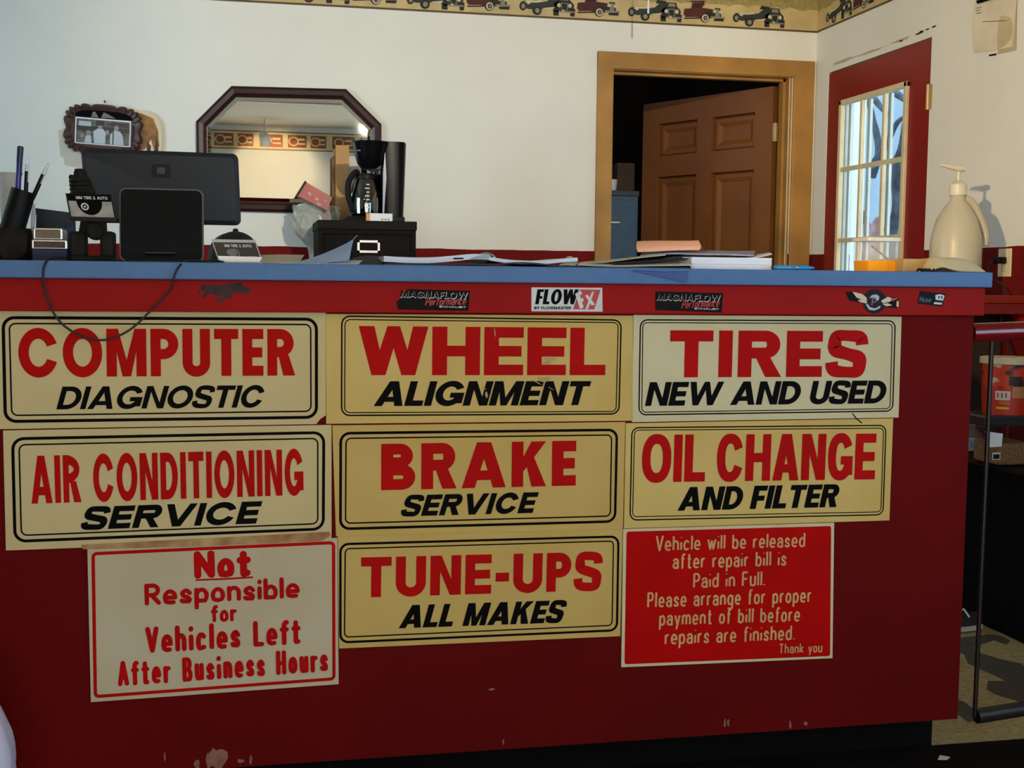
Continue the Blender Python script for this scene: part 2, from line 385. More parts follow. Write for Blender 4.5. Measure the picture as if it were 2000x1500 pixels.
M_FROST = bpy.data.materials.new('frosted_plastic'); M_FROST.use_nodes = True
_n = M_FROST.node_tree.nodes; _l = M_FROST.node_tree.links; _b = _n['Principled BSDF']; _b.inputs['Base Color'].default_value = (*lin((226, 222, 210)), 1); _b.inputs['Roughness'].default_value = .25
_t = _n.new('ShaderNodeBsdfTransparent'); _x = _n.new('ShaderNodeMixShader'); _x.inputs[0].default_value = .26
_l.new(_t.outputs[0], _x.inputs[1]); _l.new(_b.outputs[0], _x.inputs[2]); _l.new(_x.outputs[0], _n['Material Output'].inputs[0])
def floor_mat():
    m = mat('patterned_vinyl_floor', (150, 132, 96), .5)
    n = m.node_tree.nodes; l = m.node_tree.links; b = n['Principled BSDF']
    geo = n.new('ShaderNodeNewGeometry'); mp = n.new('ShaderNodeMapping'); mp.inputs['Scale'].default_value = (11, 7, 1); mp.inputs['Rotation'].default_value = (0, 0, .5)
    l.new(geo.outputs['Position'], mp.inputs[0])
    v = n.new('ShaderNodeTexVoronoi'); v.inputs['Scale'].default_value = 1; v.inputs['Randomness'].default_value = 1; l.new(mp.outputs[0], v.inputs['Vector'])
    sp = n.new('ShaderNodeSeparateColor'); l.new(v.outputs['Color'], sp.inputs[0])
    gt = n.new('ShaderNodeMath'); gt.operation = 'GREATER_THAN'; gt.inputs[1].default_value = .52; l.new(sp.outputs[0], gt.inputs[0])
    mx = n.new('ShaderNodeMix'); mx.data_type = 'RGBA'; mx.inputs[6].default_value = (*lin((196, 172, 120)), 1); mx.inputs[7].default_value = (*lin((98, 92, 80)), 1)
    l.new(gt.outputs[0], mx.inputs[0])
    nz = n.new('ShaderNodeTexNoise'); nz.inputs['Scale'].default_value = 60; nz.inputs['Detail'].default_value = 6; l.new(geo.outputs['Position'], nz.inputs['Vector'])
    rp = n.new('ShaderNodeMapRange'); rp.inputs[1].default_value = .3; rp.inputs[2].default_value = .7; rp.inputs[3].default_value = .6; rp.inputs[4].default_value = 1.1; l.new(nz.outputs['Fac'], rp.inputs[0])
    mu = n.new('ShaderNodeMix'); mu.data_type = 'RGBA'; mu.blend_type = 'MULTIPLY'; mu.inputs[0].default_value = 1
    l.new(mx.outputs[2], mu.inputs[6]); l.new(rp.outputs[0], mu.inputs[7]); l.new(mu.outputs[2], b.inputs['Base Color'])
    return m
def sign_mat(name, rgb, stain):
    return mat(name, rgb, .6, spec=.1, noise_amt=.1, noise_scale=3.2, rgb2=stain)

# ---------------------------------------------------------------- the room
XW, YB, YF, XL, H = 1.209, 3.3915, -3.5, -4.0, 2.50
fl = MB().box((XL - .1, YF - .1, -.08), (XW + .1, 6.6, 0)); struct(fl.build('floor', floor_mat()))
struct(MB().box((XL - .1, YF - .1, H), (XW + .1, 6.6, H + .1)).build('ceiling', M_CEIL))
OL, OR, OT = .172, 1.085, 2.034        # brown doorway opening
w = MB(); w.box((XL, YB, 0), (OL, YB + .12, H)); w.box((OL, YB, OT), (OR, YB + .12, H)); w.box((OR, YB, 0), (XW, YB + .12, H))
struct(w.build('wall_back', M_WALL))
DY0, DY1, DT = 2.325, 3.257, 2.03      # red door opening in the right wall
RY0, RY1, RZ0, RZ1 = -2.6, -1.2, .60, 1.85
w = MB(); w.box((XW, YF, 0), (XW + .14, RY0, H)); w.box((XW, RY1, 0), (XW + .14, DY0, H)); w.box((XW, RY0, 0), (XW + .14, RY1, RZ0)); w.box((XW, RY0, RZ1), (XW + .14, RY1, H)); w.box((XW, DY0, DT), (XW + .14, DY1, H)); w.box((XW, DY1, 0), (XW + .14, YB + .12, H))
wr = struct(w.build('wall_right', M_WALL))
w = MB(); WY0, WY1, WZ0, WZ1 = .5, 1.9, .85, 2.25
w.box((XL - .12, YF, 0), (XL, WY0, H)); w.box((XL - .12, WY1, 0), (XL, YB + .12, H)); w.box((XL - .12, WY0, 0), (XL, WY1, WZ0)); w.box((XL - .12, WY0, WZ1), (XL, WY1, H))
struct(w.build('wall_left', M_WALL))
FX0, FX1, FZ0, FZ1 = -2.65, .45, .48, 1.56
w = MB(); w.box((XL, YF - .12, 0), (FX0, YF, H)); w.box((FX1, YF - .12, 0), (XW, YF, H)); w.box((FX0, YF - .12, 0), (FX1, YF, FZ0)); w.box((FX0, YF - .12, FZ1), (FX1, YF, H))
struct(w.build('wall_front', M_WALL))
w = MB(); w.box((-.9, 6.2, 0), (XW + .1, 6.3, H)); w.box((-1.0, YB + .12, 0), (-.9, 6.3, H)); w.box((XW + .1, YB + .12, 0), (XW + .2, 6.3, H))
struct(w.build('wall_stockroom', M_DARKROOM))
# daylight windows, and an added front one
w = MB()
for y in (WY0, (WY0 + WY1) / 2 - .025, WY1 - .05): w.box((XL - .09, y, WZ0), (XL - .03, y + .05, WZ1))
for z in (WZ0, WZ1 - .05): w.box((XL - .09, WY0, z), (XL - .03, WY1, z + .05))
win = struct(w.build('window_1', M_CREAM)); MB().box((XL - .07, WY0 + .04, WZ0 + .04), (XL - .066, WY1 - .04, WZ1 - .04)).build('glass_pane', M_GLASS, win)
w = MB()
for y in (RY0, (RY0 + RY1) / 2 - .025, RY1 - .05): w.box((XW + .03, y, RZ0), (XW + .09, y + .05, RZ1))
for z in (RZ0, RZ1 - .05): w.box((XW + .03, RY0, z), (XW + .09, RY1, z + .05))
win = struct(w.build('window_2', M_CREAM)); MB().box((XW + .066, RY0 + .04, RZ0 + .04), (XW + .07, RY1 - .04, RZ1 - .04)).build('glass_pane', M_GLASS, win)

w = MB()
for k in range(4): x = FX0 + (FX1 - FX0 - .05) * k / 3; w.box((x, YF - .09, FZ0), (x + .05, YF - .03, FZ1))
for z in (FZ0, FZ1 - .05): w.box((FX0, YF - .09, z), (FX1, YF - .03, z + .05))
win = struct(w.build('added_front_window', M_CREAM)); MB().box((FX0 + .04, YF - .07, FZ0 + .04), (FX1 - .04, YF - .066, FZ1 - .04)).build('glass_pane', M_GLASS, win)  # unseen window added in the front wall to carry the frontal fill

# brown door casing, jamb and stop
c = MB(); CX0, CX1, CT = .1086, 1.196, 2.103
c.box((CX0, YB - .018, 0), (CX0 + .078, YB, CT), .004); c.box((CX1 - .105, YB - .018, 0), (CX1, YB, CT), .004); c.box((CX0, YB - .0185, CT - .078), (CX1, YB, CT), .004)
cas = struct(c.build('trim_1', M_WOOD))
c = MB(); c.box((OL - .0, YB - .005, 0), (OL + .012, YB + .125, OT)); c.box((OR - .012, YB - .005, 0), (OR, YB + .125, OT)); c.box((OL, YB - .005, OT - .012), (OR, YB + .125, OT))
c.box((OL + .012, YB + .045, 0), (OL + .024, YB + .08, OT - .012)); c.box((OR - .024, YB + .045, 0), (OR - .012, YB + .08, OT - .012)); c.box((OL + .012, YB + .045, OT - .024), (OR - .012, YB + .08, OT - .012))
c.build('door_jamb', M_WOOD, cas)
c = MB(); c.box((OR - .0135, YB - .006, 0), (OR - .0105, YB + .002, OT - .01)); c.build('worn_edge', M_CREAM, cas)

# six-panel brown door, standing open into the stockroom
def panel_door(hx, hy, ang, wdt, ht):
    T = .035
    root = bpy.data.objects.new('door_1', None); COL.objects.link(root); struct(root)
    ca, sa = math.cos(ang), math.sin(ang)
    def fn(u, v, d): return (hx + u * ca + d * -sa * -1, hy + u * sa + d * -ca, v)   # u along the leaf from the hinge, d towards the room
    m = MB(); st, mid = .112, .10; rails = [(0, .20), (.86, 1.02), (1.60, 1.71), (ht - .115, ht)]
    pw = (wdt - 2 * st - mid) / 2
    m.prism(rect(0, 0, st, ht), fn, 0, T); m.prism(rect(wdt - st, 0, wdt, ht), fn, 0, T); m.prism(rect(st + pw, 0, st + pw + mid, ht), fn, 0, T)
    for a, b in rails:
        for u0 in (st, st + pw + mid): m.prism(rect(u0, a, u0 + pw, b), fn, 0, T)
    for (a, b), (c2, d2) in zip(rails, rails[1:]):
        for u0 in (st, st + pw + mid):
            u1 = u0 + pw; v0, v1 = b, c2
            prev = None
            for ins, dep in ((0, T), (.012, T - .014), (.03, T - .014), (.052, T - .003)):
                q = [fn(u0 + ins, v0 + ins, dep), fn(u1 - ins, v0 + ins, dep), fn(u1 - ins, v1 - ins, dep), fn(u0 + ins, v1 - ins, dep)]
                if prev:
                    for k in range(4): m.add([prev[k], prev[(k + 1) % 4], q[(k + 1) % 4], q[k]], [(0, 1, 2, 3)])
                prev = q
            m.add(prev, [(0, 1, 2, 3)])
    m.build('door_leaf', M_DOOR, root, fixn=False)
    for z in (.25, 1.0, 1.775):
        h = MB(); h.tube([(hx + .012, hy - .012, z - .045), (hx + .012, hy - .012, z + .045)], .007, 10); h.box((hx - .002, hy - .01, z - .044), (hx + .024, hy - .007, z + .044))
        h.build('hinge', M_BRASS, root)
    k = MB(); P = fn(wdt - .07, .95, T)
    k.lathe([(.027, 0), (.027, .006), (.010, .010), (.010, .03), (.026, .04), (.028, .055), (.018, .066), (0, .068)], P, 20, Matrix.Rotation(PI / 2, 4, 'X')); k.build('door_knob', M_BRASS, root, smooth=True)
panel_door(1.045, YB + .125, PI - math.radians(63), .905, 2.0)

# glazed red door with a cream grille
def red_door():
    root = bpy.data.objects.new('door_2', None); COL.objects.link(root); struct(root)
    x0, x1 = XW + .004, XW + .046
    ly0, ly1, lz0, lz1 = 2.497, 3.118, .25, 1.882
    m = MB(); m.box((x0, DY0 + .004, .01), (x1, ly0, DT - .004)); m.box((x0, ly1, .01), (x1, DY1 - .004, DT - .004)); m.box((x0, ly0, .01), (x1, ly1, lz0)); m.box((x0, ly0, lz1), (x1, ly1, DT - .004))
    m.build('door_leaf', M_REDDOOR, root)
    t = MB()
    for a, b in (((ly0, lz0), (ly0 + .026, lz1)), ((ly1 - .026, lz0), (ly1, lz1)), ((ly0, lz0), (ly1, lz0 + .026)), ((ly0, lz1 - .026), (ly1, lz1))):
        t.box((x0 - .014, a[0], a[1]), (x0 + .01, b[0], b[1]), .004)
    for k in (1, 2):
        y = ly0 + (ly1 - ly0) * k / 3; t.box((x0 - .006, y - .010, lz0 + .02), (x0 + .012, y + .010, lz1 - .02), .003)
    for k in range(5):
        z = 1.562 - .327 * k
        if z > lz0 + .05: t.box((x0 - .007, ly0 + .02, z - .010), (x0 + .011, ly1 - .02, z + .010), .003)
    t.build('window_grille', M_CREAM, root)
    t2 = MB()   # outer storm grille seen through the glass
    for k in (0, 1, 2, 3):
        y = ly0 + .03 + (ly1 - ly0 - .06) * k / 3; t2.box((x1 - .012, y - .012, lz0 + .02), (x1, y + .012, lz1 - .02))
    t2.box((x0 + .022, ly1 - .003, lz0), (x1, ly1 + .0005, lz1)); t2.box((x0 + .022, ly0 - .0005, lz0), (x1, ly0 + .003, lz1))
    t2.build('outer_grille', mat('white_vinyl', (236, 240, 240), .5), root)
    MB().box((x0 + .018, ly0, lz0), (x0 + .021, ly1, lz1)).build('glass_pane', M_GLASS, root)
    for z in (.3, 1.02, 1.79):
        h = MB(); h.tube([(XW - .008, DY0, z - .05), (XW - .008, DY0, z + .05)], .008, 10); h.box((XW - .004, DY0 - .02, z - .05), (XW + .0035, DY0 + .022, z + .05)); h.build('hinge', M_BRASS, root)
    k = MB(); k.lathe([(.03, 0), (.03, .006), (.011, .01), (.011, .03), (.027, .04), (.028, .055), (0, .065)], (x0, DY1 - .07, .95), 20, Matrix.Rotation(-PI / 2, 4, 'Y')); k.build('door_knob', M_BRASS, root, smooth=True)
red_door()
def chips(name, specs, fn, m, parent, seed=1, d=.0006):
    r = random.Random(seed)
    for i, (u, v, su, sv, rot) in enumerate(specs):
        q = []; b = MB()
        for k in range(15):
            a = 2 * PI * k / 15; rr = r.uniform(.55, 1.1); x, y = su * rr * math.cos(a), sv * rr * math.sin(a)
            q.append((u + x * math.cos(rot) - y * math.sin(rot), v + x * math.sin(rot) + y * math.cos(rot)))
        b.flat([q], fn, d + .00002 * i); b.build(name, m, parent)
fr = lambda u, v, d: (XW - d, u, v)
pts = [onx(1797, 64, XW), onx(1812, 57, XW), onx(1824, 52, XW), onx(1760, 80, XW), onx(1700, 101, XW), onx(1650, 118, XW)]
chips('paint_chip', [(pts[0].y, pts[0].z, .035, .007, -.05), (pts[1].y, pts[1].z, .02, .004, -.05), (pts[2].y, pts[2].z, .02, .004, 0), (pts[3].y, pts[3].z, .02, .004, 0)], fr, mat('bare_dark_gap', (40, 30, 24), .9), wr, 2)
chips('patched_plaster', [(pts[4].y, pts[4].z, .16, .006, 0), (pts[5].y, pts[5].z, .14, .008, 0), (pts[3].y, pts[3].z + .004, .10, .006, 0)], fr, mat('old_plaster', (188, 178, 156), .9), wr, 3, .0004)

# ---------------------------------------------------------------- wallpaper border with vintage cars
ZB0, ZB1 = 2.2415, 2.43
M_BBG = mat('border_paper', (204, 180, 128), .7, noise_amt=.12, noise_scale=8)
M_BTREE = mat('border_foliage', (168, 152, 92), .8, noise_amt=.18, noise_scale=60)
M_BLINE = mat('border_brown_line', (92, 74, 46), .7)
M_BCAR = [mat('print_maroon', (84, 34, 32), .7, noise_amt=.2), mat('print_dark_green', (46, 54, 48), .7, noise_amt=.2), mat('print_grey', (138, 134, 116), .7), mat('print_cream', (206, 194, 160), .7), mat('print_black', (36, 34, 32), .7)]
BM = [M_BBG, M_BTREE, M_BLINE] + M_BCAR
def ellp(x, y, a, b, n=16): return arc(x, y, a, b, 0, 360 - 360 / n, n - 1)
MAR = [(3, [(-.5, .30), (-.48, .62), (-.30, .66), (-.28, .95), (.02, 1.0), (.06, .92), (-.02, .72), (.32, .66), (.36, .30), (.0, .22)]), (7, [(-.24, .70), (-.22, .88), (-.04, .90), (-.06, .72)]), (3, [(-.34, .96), (-.30, 1.04), (.04, 1.08), (.06, 1.0)]),
       (4, [(.30, .24), (.32, .74), (.46, .74), (.50, .26)]), (5, [(.33, .30), (.35, .68), (.43, .68), (.45, .30)]), (7, [(-.50, .16), (-.2, .20), (.0, .26), (.10, .52), (.24, .50), (.30, .26), (.2, .2), (-.46, .1)]), (3, [(-.46, .2), (-.1, .24), (.04, .48), (.14, .62), (.02, .62), (-.12, .34), (-.46, .3)]),
       (7, ellp(.06, .20, .115, .23)), (6, ellp(.07, .20, .09, .19)), (7, ellp(.075, .20, .055, .12)), (5, ellp(.08, .20, .03, .07)), (7, [(.30, .08), (.30, .20), (.56, .22), (.55, .08)]), (5, [(.20, .24), (.22, .31), (.58, .30), (.58, .22)]), (6, ellp(.31, .56, .05, .08)), (6, ellp(.47, .54, .05, .08))]
FRO = [(4, [(-.34, .22), (-.38, .58), (-.20, .74), (.24, .74), (.36, .56), (.34, .2)]), (7, [(-.20, .72), (-.16, .98), (.18, .98), (.22, .72)]), (5, [(-.13, .76), (-.11, .93), (.13, .93), (.15, .76)]), (7, [(-.40, -.04), (-.42, .36), (-.22, .36), (-.20, -.04)]), (7, [(.22, -.04), (.22, .36), (.40, .36), (.38, -.04)]),
       (5, [(-.10, .26), (-.13, .64), (.13, .64), (.12, .26)]), (7, [(-.08, .28), (-.10, .60), (.10, .60), (.09, .28)]), (6, ellp(-.20, .50, .07, .11)), (6, ellp(.20, .50, .07, .11)), (5, [(-.36, .14), (-.36, .22), (.36, .22), (.36, .14)]), (6, ellp(-.04, .22, .04, .06))]
ROA = [(4, [(-.52, .30), (-.46, .56), (-.1, .66), (.16, .60), (.34, .92), (.50, .88), (.46, .34), (.1, .18), (-.3, .16)]), (6, [(-.40, .50), (-.34, .60), (.02, .66), (.10, .58), (-.1, .52)]), (7, [(.20, .84), (.24, 1.04), (.48, 1.0), (.50, .88)]), (7, ellp(-.44, .30, .09, .24)), (5, ellp(-.43, .30, .05, .14)),
       (7, ellp(-.08, .10, .12, .24)), (5, ellp(-.07, .10, .06, .13)), (6, [(.04, .18), (.10, .26), (.42, .36), (.40, .26)]), (6, ellp(-.30, .50, .05, .09)), (7, ellp(.42, .22, .07, .18))]
def border(name, u0, u1, fn, ph, cars=True):
    b = MB(); b.flat([rect(u0, ZB0, u1, ZB1)], fn, .0015); b.m = 2
    b.flat([rect(u0, ZB0, u1, ZB0 + .009), rect(u0, ZB1 - .009, u1, ZB1)], fn, .002)
    if cars:
        r = random.Random(4); b.m = 1; top = [(u0, ZB1 - .01)]; k = int((u1 - u0) / .03)
        b.flat([[(u0, ZB1 - .01)] + [(u0 + (u1 - u0) * i / k, ZB0 + .098 + r.uniform(0, .016)) for i in range(k + 1)] + [(u1, ZB1 - .01)]], fn, .0019)
        P = .52; n0 = int((u0 - ph) / P) - 1; i = n0; st = 0
        while ph + i * P < u1 + .3:
            for car, du, wd, hh, dz in ((ROA, -.27, .185, .085, .024), (FRO, -.155, .13, .088, .018), (MAR, 0, .19, .092, .022)):
                cx = ph + i * P + du
                if cx - wd * .4 < u0 or cx + wd * .4 > u1: continue
                for j, (mi, q) in enumerate(car):
                    b.m = mi; b.flat([[(min(max(cx + x * wd, u0), u1 - .001), ZB0 + dz + y * hh) for x, y in q]], fn, .0024 + .0003 * j)
            i += 1
    return struct(b.build(name, BM, fixn=False))
border('trim_2', XL, XW - .001, lambda u, v, d: (u, YB - d, v), at(1372, 20, YB).x)
q0 = onx(1650, 25, XW).y
border('trim_3', YF, YB - .001, lambda u, v, d: (XW - d, -u if False else (YF + YB) - u, v), (YF + YB) - q0 + .18)
# the wall behind the camera carries a border of red enamel plates (seen in the mirror)
b = MB(); ff = lambda u, v, d: (u, YF + d, v)
b.flat([rect(XL, 2.27, XW, 2.45)], ff, .0015); b.m = 1; b.flat([rect(XL, 2.27, XW, 2.28), rect(XL, 2.44, XW, 2.45)], ff, .002)
u = XL + .1; i = 0
while u < XW - .3:
    wd = (.18, .15, .22)[i % 3]; b.m = 2; b.flat([rect(u, 2.30, u + wd, 2.42)], ff, .002)
    b.m = 0; b.flat(strip(arc(u + wd * .3, 2.36, .05, .045, 0, 360, 16), arc(u + wd * .3, 2.36, .038, .034, 0, 360, 16)), ff, .0024); b.flat([rect(u + wd * .55, 2.33, u + wd * .92, 2.345), rect(u + wd * .55, 2.37, u + wd * .9, 2.39)], ff, .0024)
    u += wd + (.04, .06, .05)[i % 3]; i += 1
struct(b.build('trim_4', [mat('plate_border_paper', (222, 208, 160), .7), M_BLINE, mat('plate_print_red', (160, 84, 54), .7, noise_amt=.25, noise_scale=20)], fixn=False))

# ---------------------------------------------------------------- outdoors beyond the red door
o = MB().box((XW + .14, -1, -.12), (9, 16, -.02)).build('snowy_yard', mat('pale_ground', (214, 218, 222), .9)); o['kind'] = 'structure'
bl = thing('building', 'pale grey-blue building wall with a dark band, seen through the red door', 'building', (5.2, 9, 0))
MB().box((5.2, 3, 1.35), (5.4, 15.5, 4.6)).build('wall', mat('pale_siding', (142, 160, 176), .8, noise_amt=.08, noise_scale=2), bl)
MB().box((5.19, 3, 1.05), (5.4, 15.5, 1.35)).build('dark_band', mat('dark_band', (52, 60, 70), .8), bl)
MB().box((5.2, 3, -.02), (5.4, 15.5, 1.05)).build('lower_wall', mat('lower_siding', (112, 126, 138), .8, noise_amt=.3, noise_scale=3), bl)
t = MB()
def onv(px, py, x=3.0): return onx(px, py, x)
def limb(ps, r0, r1, x=3.0):
    P = [onv(a, b_, x) for a, b_ in ps]; P = [Vector(p) for p in spline([tuple(p) for p in P], 4)]
    t.tube(P, [r0 + (r1 - r0) * i / (len(P) - 1) for i in range(len(P))], 8)
limb([(1722, 860), (1728, 760), (1735, 560), (1740, 470), (1752, 400), (1748, 330), (1762, 290), (1770, 240)], .045, .03)
limb([(1752, 400), (1762, 330), (1790, 300)], .03, .018)
limb([(1703, 345), (1716, 300), (1712, 262), (1705, 235), (1698, 205), (1680, 175)], .032, .018, 3.1)
limb([(1698, 330), (1730, 285), (1752, 240), (1775, 225)], .03, .012, 3.05)
limb([(1705, 190), (1725, 215), (1738, 225)], .026, .01, 3.08)
limb([(1746, 180), (1775, 200)], .03, .018, 3.02)
tr = t.build('tree', mat('bark', (96, 104, 114), .9, noise_amt=.3), smooth=True)
tag(tr, 'bare twisted tree branches seen through the glass of the red door', 'tree')
rebase(tr, (3.0, onv(1722, 860).y, onv(1722, 860).z))
p = onx(1655, 300, 2.7)
tag(rebase(MB().box((2.66, p.y - .12, -.02), (2.78, p.y + .40, 3.2), .01).build('porch_post', mat('white_post', (244, 248, 248), .6, noise_amt=.01)), (2.72, p.y, -.02)), 'white porch post outside the glazed red door', 'post')
for j, (px, py, rad, cl, nm) in enumerate(((1668, 425, .20, (168, 120, 116), 'reddish'), (1708, 452, .20, (178, 140, 140), 'pinkish'), (1754, 445, .20, (150, 164, 172), 'pale grey'))):
    c0 = onx(px, py, 4.4); bm = bmesh.new(); bmesh.ops.create_icosphere(bm, subdivisions=3, radius=1)
    for v in bm.verts:
        v.co = v.co * (1 + .25 * noise.noise(v.co * 2 + Vector((j * 7, 0, 0)))); v.co = Vector((v.co.x * rad, v.co.y * rad * .9, v.co.z * (c0.z + .15) / 2))
        v.co += Vector((c0.x, c0.y, (c0.z + .15) / 2 - .02))
    s_ = MB().bm(bm).build('shrub', mat('shrub_' + nm.replace(' ', '_'), cl, .9, noise_amt=.4, noise_scale=9, bump=.6), smooth=True, angle=80)
    tag(rebase(s_, (c0.x, c0.y, -.02)), nm + ' bush outside, low in the panes of the red door', 'bush')

# ---------------------------------------------------------------- service counter
ZT = 1.0625
ct = thing('service_counter', 'long red painted service counter with a blue top, covered in shop signs', 'counter', (-1.3, .3, 0))
CXL = -3.1
b = MB(); b.box((CXL, 0, .10), (0, .03, .975)); b.box((-.03, .03, .10), (0, .70, 1.03)); b.box((CXL, .66, .10), (-.03, .69, 1.03)); b.box((CXL, .03, .10), (-.03, .66, .12)); b.build('front_panel', M_REDP, ct)
b = MB(); b.box((CXL, -.02, .972), (.012, .03, 1.031), .002); b.build('top_rail', M_RED, ct)
b = MB(); b.box((CXL, -.033, 1.031), (.02, .76, ZT), .0025); b.build('countertop', M_BLUE, ct)
b = MB(); b.box((CXL, .10, 0), (.0, .62, .10)); b.build('toe_kick', M_BLACKM, ct)
fp = lambda u, v, d: (u, -d, v)
fr_ = lambda u, v, d: (u, -.02 - d, v)
r = random.Random(5); sp = []
for px, py, a, c_ in ((415, 565, .022, .012), (440, 570, .022, .014), (462, 562, .018, .011), (480, 566, .012, .010), (400, 576, .004, .007), (388, 572, .002, .005), (430, 586, .010, .005), (450, 560, .03, .008)):
    p = at(px, py, -.02); sp.append((p.x, p.z, a, c_, 0))
chips('scuff', sp, fr_, mat('greasy_scuff', (62, 34, 32), .7, noise_amt=.3, noise_scale=60), ct, 4)
sp = []
for px, py, a, c_ in ((425, 1480, .020, .026), (408, 1488, .006, .022), (385, 1492, .006, .01), (322, 1478, .002, .012), (470, 1490, .008, .005), (490, 1484, .003, .01), (960, 1346, .008, .003), (983, 1448, .002, .007), (1415, 1412, .003, .01), (1422, 1412, .003, .009), (1543, 1416, .003, .01), (1573, 1420, .005, .005)):
    p = at(px, py, 0); sp.append((p.x, max(p.z, .112), a, c_, 0))
chips('bare_patch', sp, fp, mat('bare_wood_patch', (150, 100, 84), .8, noise_amt=.2, noise_scale=50), ct, 6)

# ---------------------------------------------------------------- signs
def pxs(ox, oy, k, pts): return [(ox + x * k, oy + y * k) for x, y in pts]
def quad_pts(Q, y): return [Vector((at(px, py, y).x, at(px, py, y).z)) for px, py in Q]
def inset(Q, d):
    out = []
    for i in range(4):
        a, b_, c_ = Q[i - 1], Q[i], Q[(i + 1) % 4]
        e1 = (a - b_).normalized(); e2 = (c_ - b_).normalized(); out.append(b_ + (e1 + e2) * d)
    return out
def rquad(Q, r_, n=6):
    out = []
    for i in range(4):
        a, b_, c_ = Q[i - 1], Q[i], Q[(i + 1) % 4]
        p0 = b_ + (a - b_).normalized() * r_; p2 = b_ + (c_ - b_).normalized() * r_
        cc = p0 + p2 - b_
        for k in range(n + 1):
            t_ = k / n * PI / 2
            out.append(cc + (p0 - cc) * math.cos(t_) + (p2 - cc) * math.sin(t_))
    return out
class Sign:
    TH = .004
    def __init__(s, name, label, corners, m, y0=0.0, poly=None, cat='sign'):
        s.y = y0 - s.TH; Q = quad_pts(corners, s.y); s.Q = Q
        cx = sum(q.x for q in Q) / 4; zb = min(q.y for q in Q)
        s.root = thing(name, label, cat, (cx, y0, zb), 'shop signs on the counter front')
        pl = [tuple(q) for q in (quad_pts(poly, s.y) if poly else Q)]
        MB().prism(pl, lambda u, v, d: (u, d, v), s.y, y0 - .0002).build('board', m, s.root)
    def f(s, u, v, d): return (u, s.y - d, v)
    def ring(s, corners, w, r_, m, name='border_line'):
        Q = quad_pts(corners, s.y); A = rquad(Q, r_); B = rquad(inset(Q, w), max(r_ - w, .001))
        A = [tuple(a) for a in A]; B = [tuple(a) for a in B]
        MB().flat(strip(A + A[:1], B + B[:1]), s.f, .0004).build(name, m, s.root, fixn=False)
    def field(s, corners, r_, m):
        MB().flat([[tuple(a) for a in rquad(quad_pts(corners, s.y), r_)]], s.f, .0004).build('colour_field', m, s.root, fixn=False)
    def text(s, polys_fn, p0, p1, pt, m, label=None, name='lettering', d=.0007):
        """p0/p1: ends of the baseline, pt: a place on the cap line, as seen in the photograph"""
        a, b_, t_ = [at(px, py, s.y) for px, py in (p0, p1, pt)]
        a = Vector((a.x, a.z)); b_ = Vector((b_.x, b_.z)); t_ = Vector((t_.x, t_.z))
        ux = (b_ - a).normalized(); uy = Vector((-ux.y, ux.x)); h = (t_ - a).dot(uy); Wd = (b_ - a).length / h
        polys = polys_fn(Wd)
        mb = MB()
        for i, p in enumerate(polys):
            mb.flat([[tuple(a + ux * (u * h) + uy * (v * h)) for u, v in p]], s.f, d + .000003 * i)
        o = mb.build(name, m, s.root, fixn=False)
        if label: o['label'] = label
        return o
def capf(text, t, h, **k): return lambda W: caps_line(text, W, t, h, **k)
def strf(text, th, **k): return lambda W: stroke_line(text, W, th, **k)
Z1 = lambda *p: pxs(0, 600, .33, p); Z2 = lambda *p: pxs(620, 600, .33, p); Z3 = lambda *p: pxs(1200, 600, .3, p)
Z4 = lambda *p: pxs(150, 1020, .275, p); Z5 = lambda *p: pxs(640, 1020, .3, p); Z6 = lambda *p: pxs(1180, 1010, .24, p)
C_A = sign_mat('aged_ivory_board', (214, 192, 142), (204, 178, 124)); C_B = sign_mat('aged_yellow_board', (216, 184, 112), (202, 162, 84))
C_C = sign_mat('pale_ivory_board', (216, 200, 162), (204, 182, 134)); C_D = sign_mat('grey_white_board', (204, 188, 158), (190, 170, 136)); C_E = sign_mat('olive_ivory_board', (208, 174, 102), (196, 158, 84))

s = Sign('shop_sign', 'ivory sign reading COMPUTER DIAGNOSTIC under the cord loop', Z1((-30, 22), (1928, 30), (1928, 690), (-30, 722)), C_A, poly=Z1((-30, 22), (1928, 30), (1928, 640), (1895, 662), (1872, 692), (-30, 722)))
s.ring(Z1((8, 52), (1882, 62), (1882, 660), (22, 686)), .0058, .022, M_INK); s.ring(Z1((50, 92), (1843, 98), (1845, 620), (65, 645)), .0028, .012, M_INK)
s.text(capf('COMPUTER', .205, .215, gap=.085, widths=dict(P=.62, R=.62, E=.48, U=.62, C=.86, O=.86, M=.88, T=.55)), *Z1((112, 413), (1742, 404), (112, 126)), M_SRED, 'red capitals COMPUTER')
s.text(capf('DIAGNOSTIC', .23, .20, gap=.07, shear=.28), *Z1((333, 605), (1582, 592), (333, 470)), M_INK, 'black slanted capitals DIAGNOSTIC')

s = Sign('shop_sign', 'ivory sign reading AIR CONDITIONING SERVICE with torn tape below', Z1((18, 730), (1962, 697), (1962, 1368), (35, 1440)), C_A)
s.ring(Z1((65, 770), (1925, 733), (1922, 1320), (80, 1395)), .0055, .022, M_INK); s.ring(Z1((108, 810), (1885, 772), (1885, 1285), (122, 1355)), .0028, .012, M_INK)
s.text(capf('AIR CONDITIONING', .115, .20, gap=.052, space=.30, widths=dict(C=.80, O=.80, G=.76, I=.1)), *Z1((187, 1163), (1797, 1110), (187, 880)), M_SRED, 'red narrow capitals AIR CONDITIONING')
s.text(capf('SERVICE', .29, .24, gap=.11, shear=.30), *Z1((475, 1318), (1556, 1278), (475, 1183)), M_INK, 'black slanted capitals SERVICE')
q = quad_pts(Z1((480, 1405), (1950, 1328), (1958, 1352), (1900, 1385), (1500, 1402), (1100, 1418), (800, 1425), (490, 1432)), s.y)
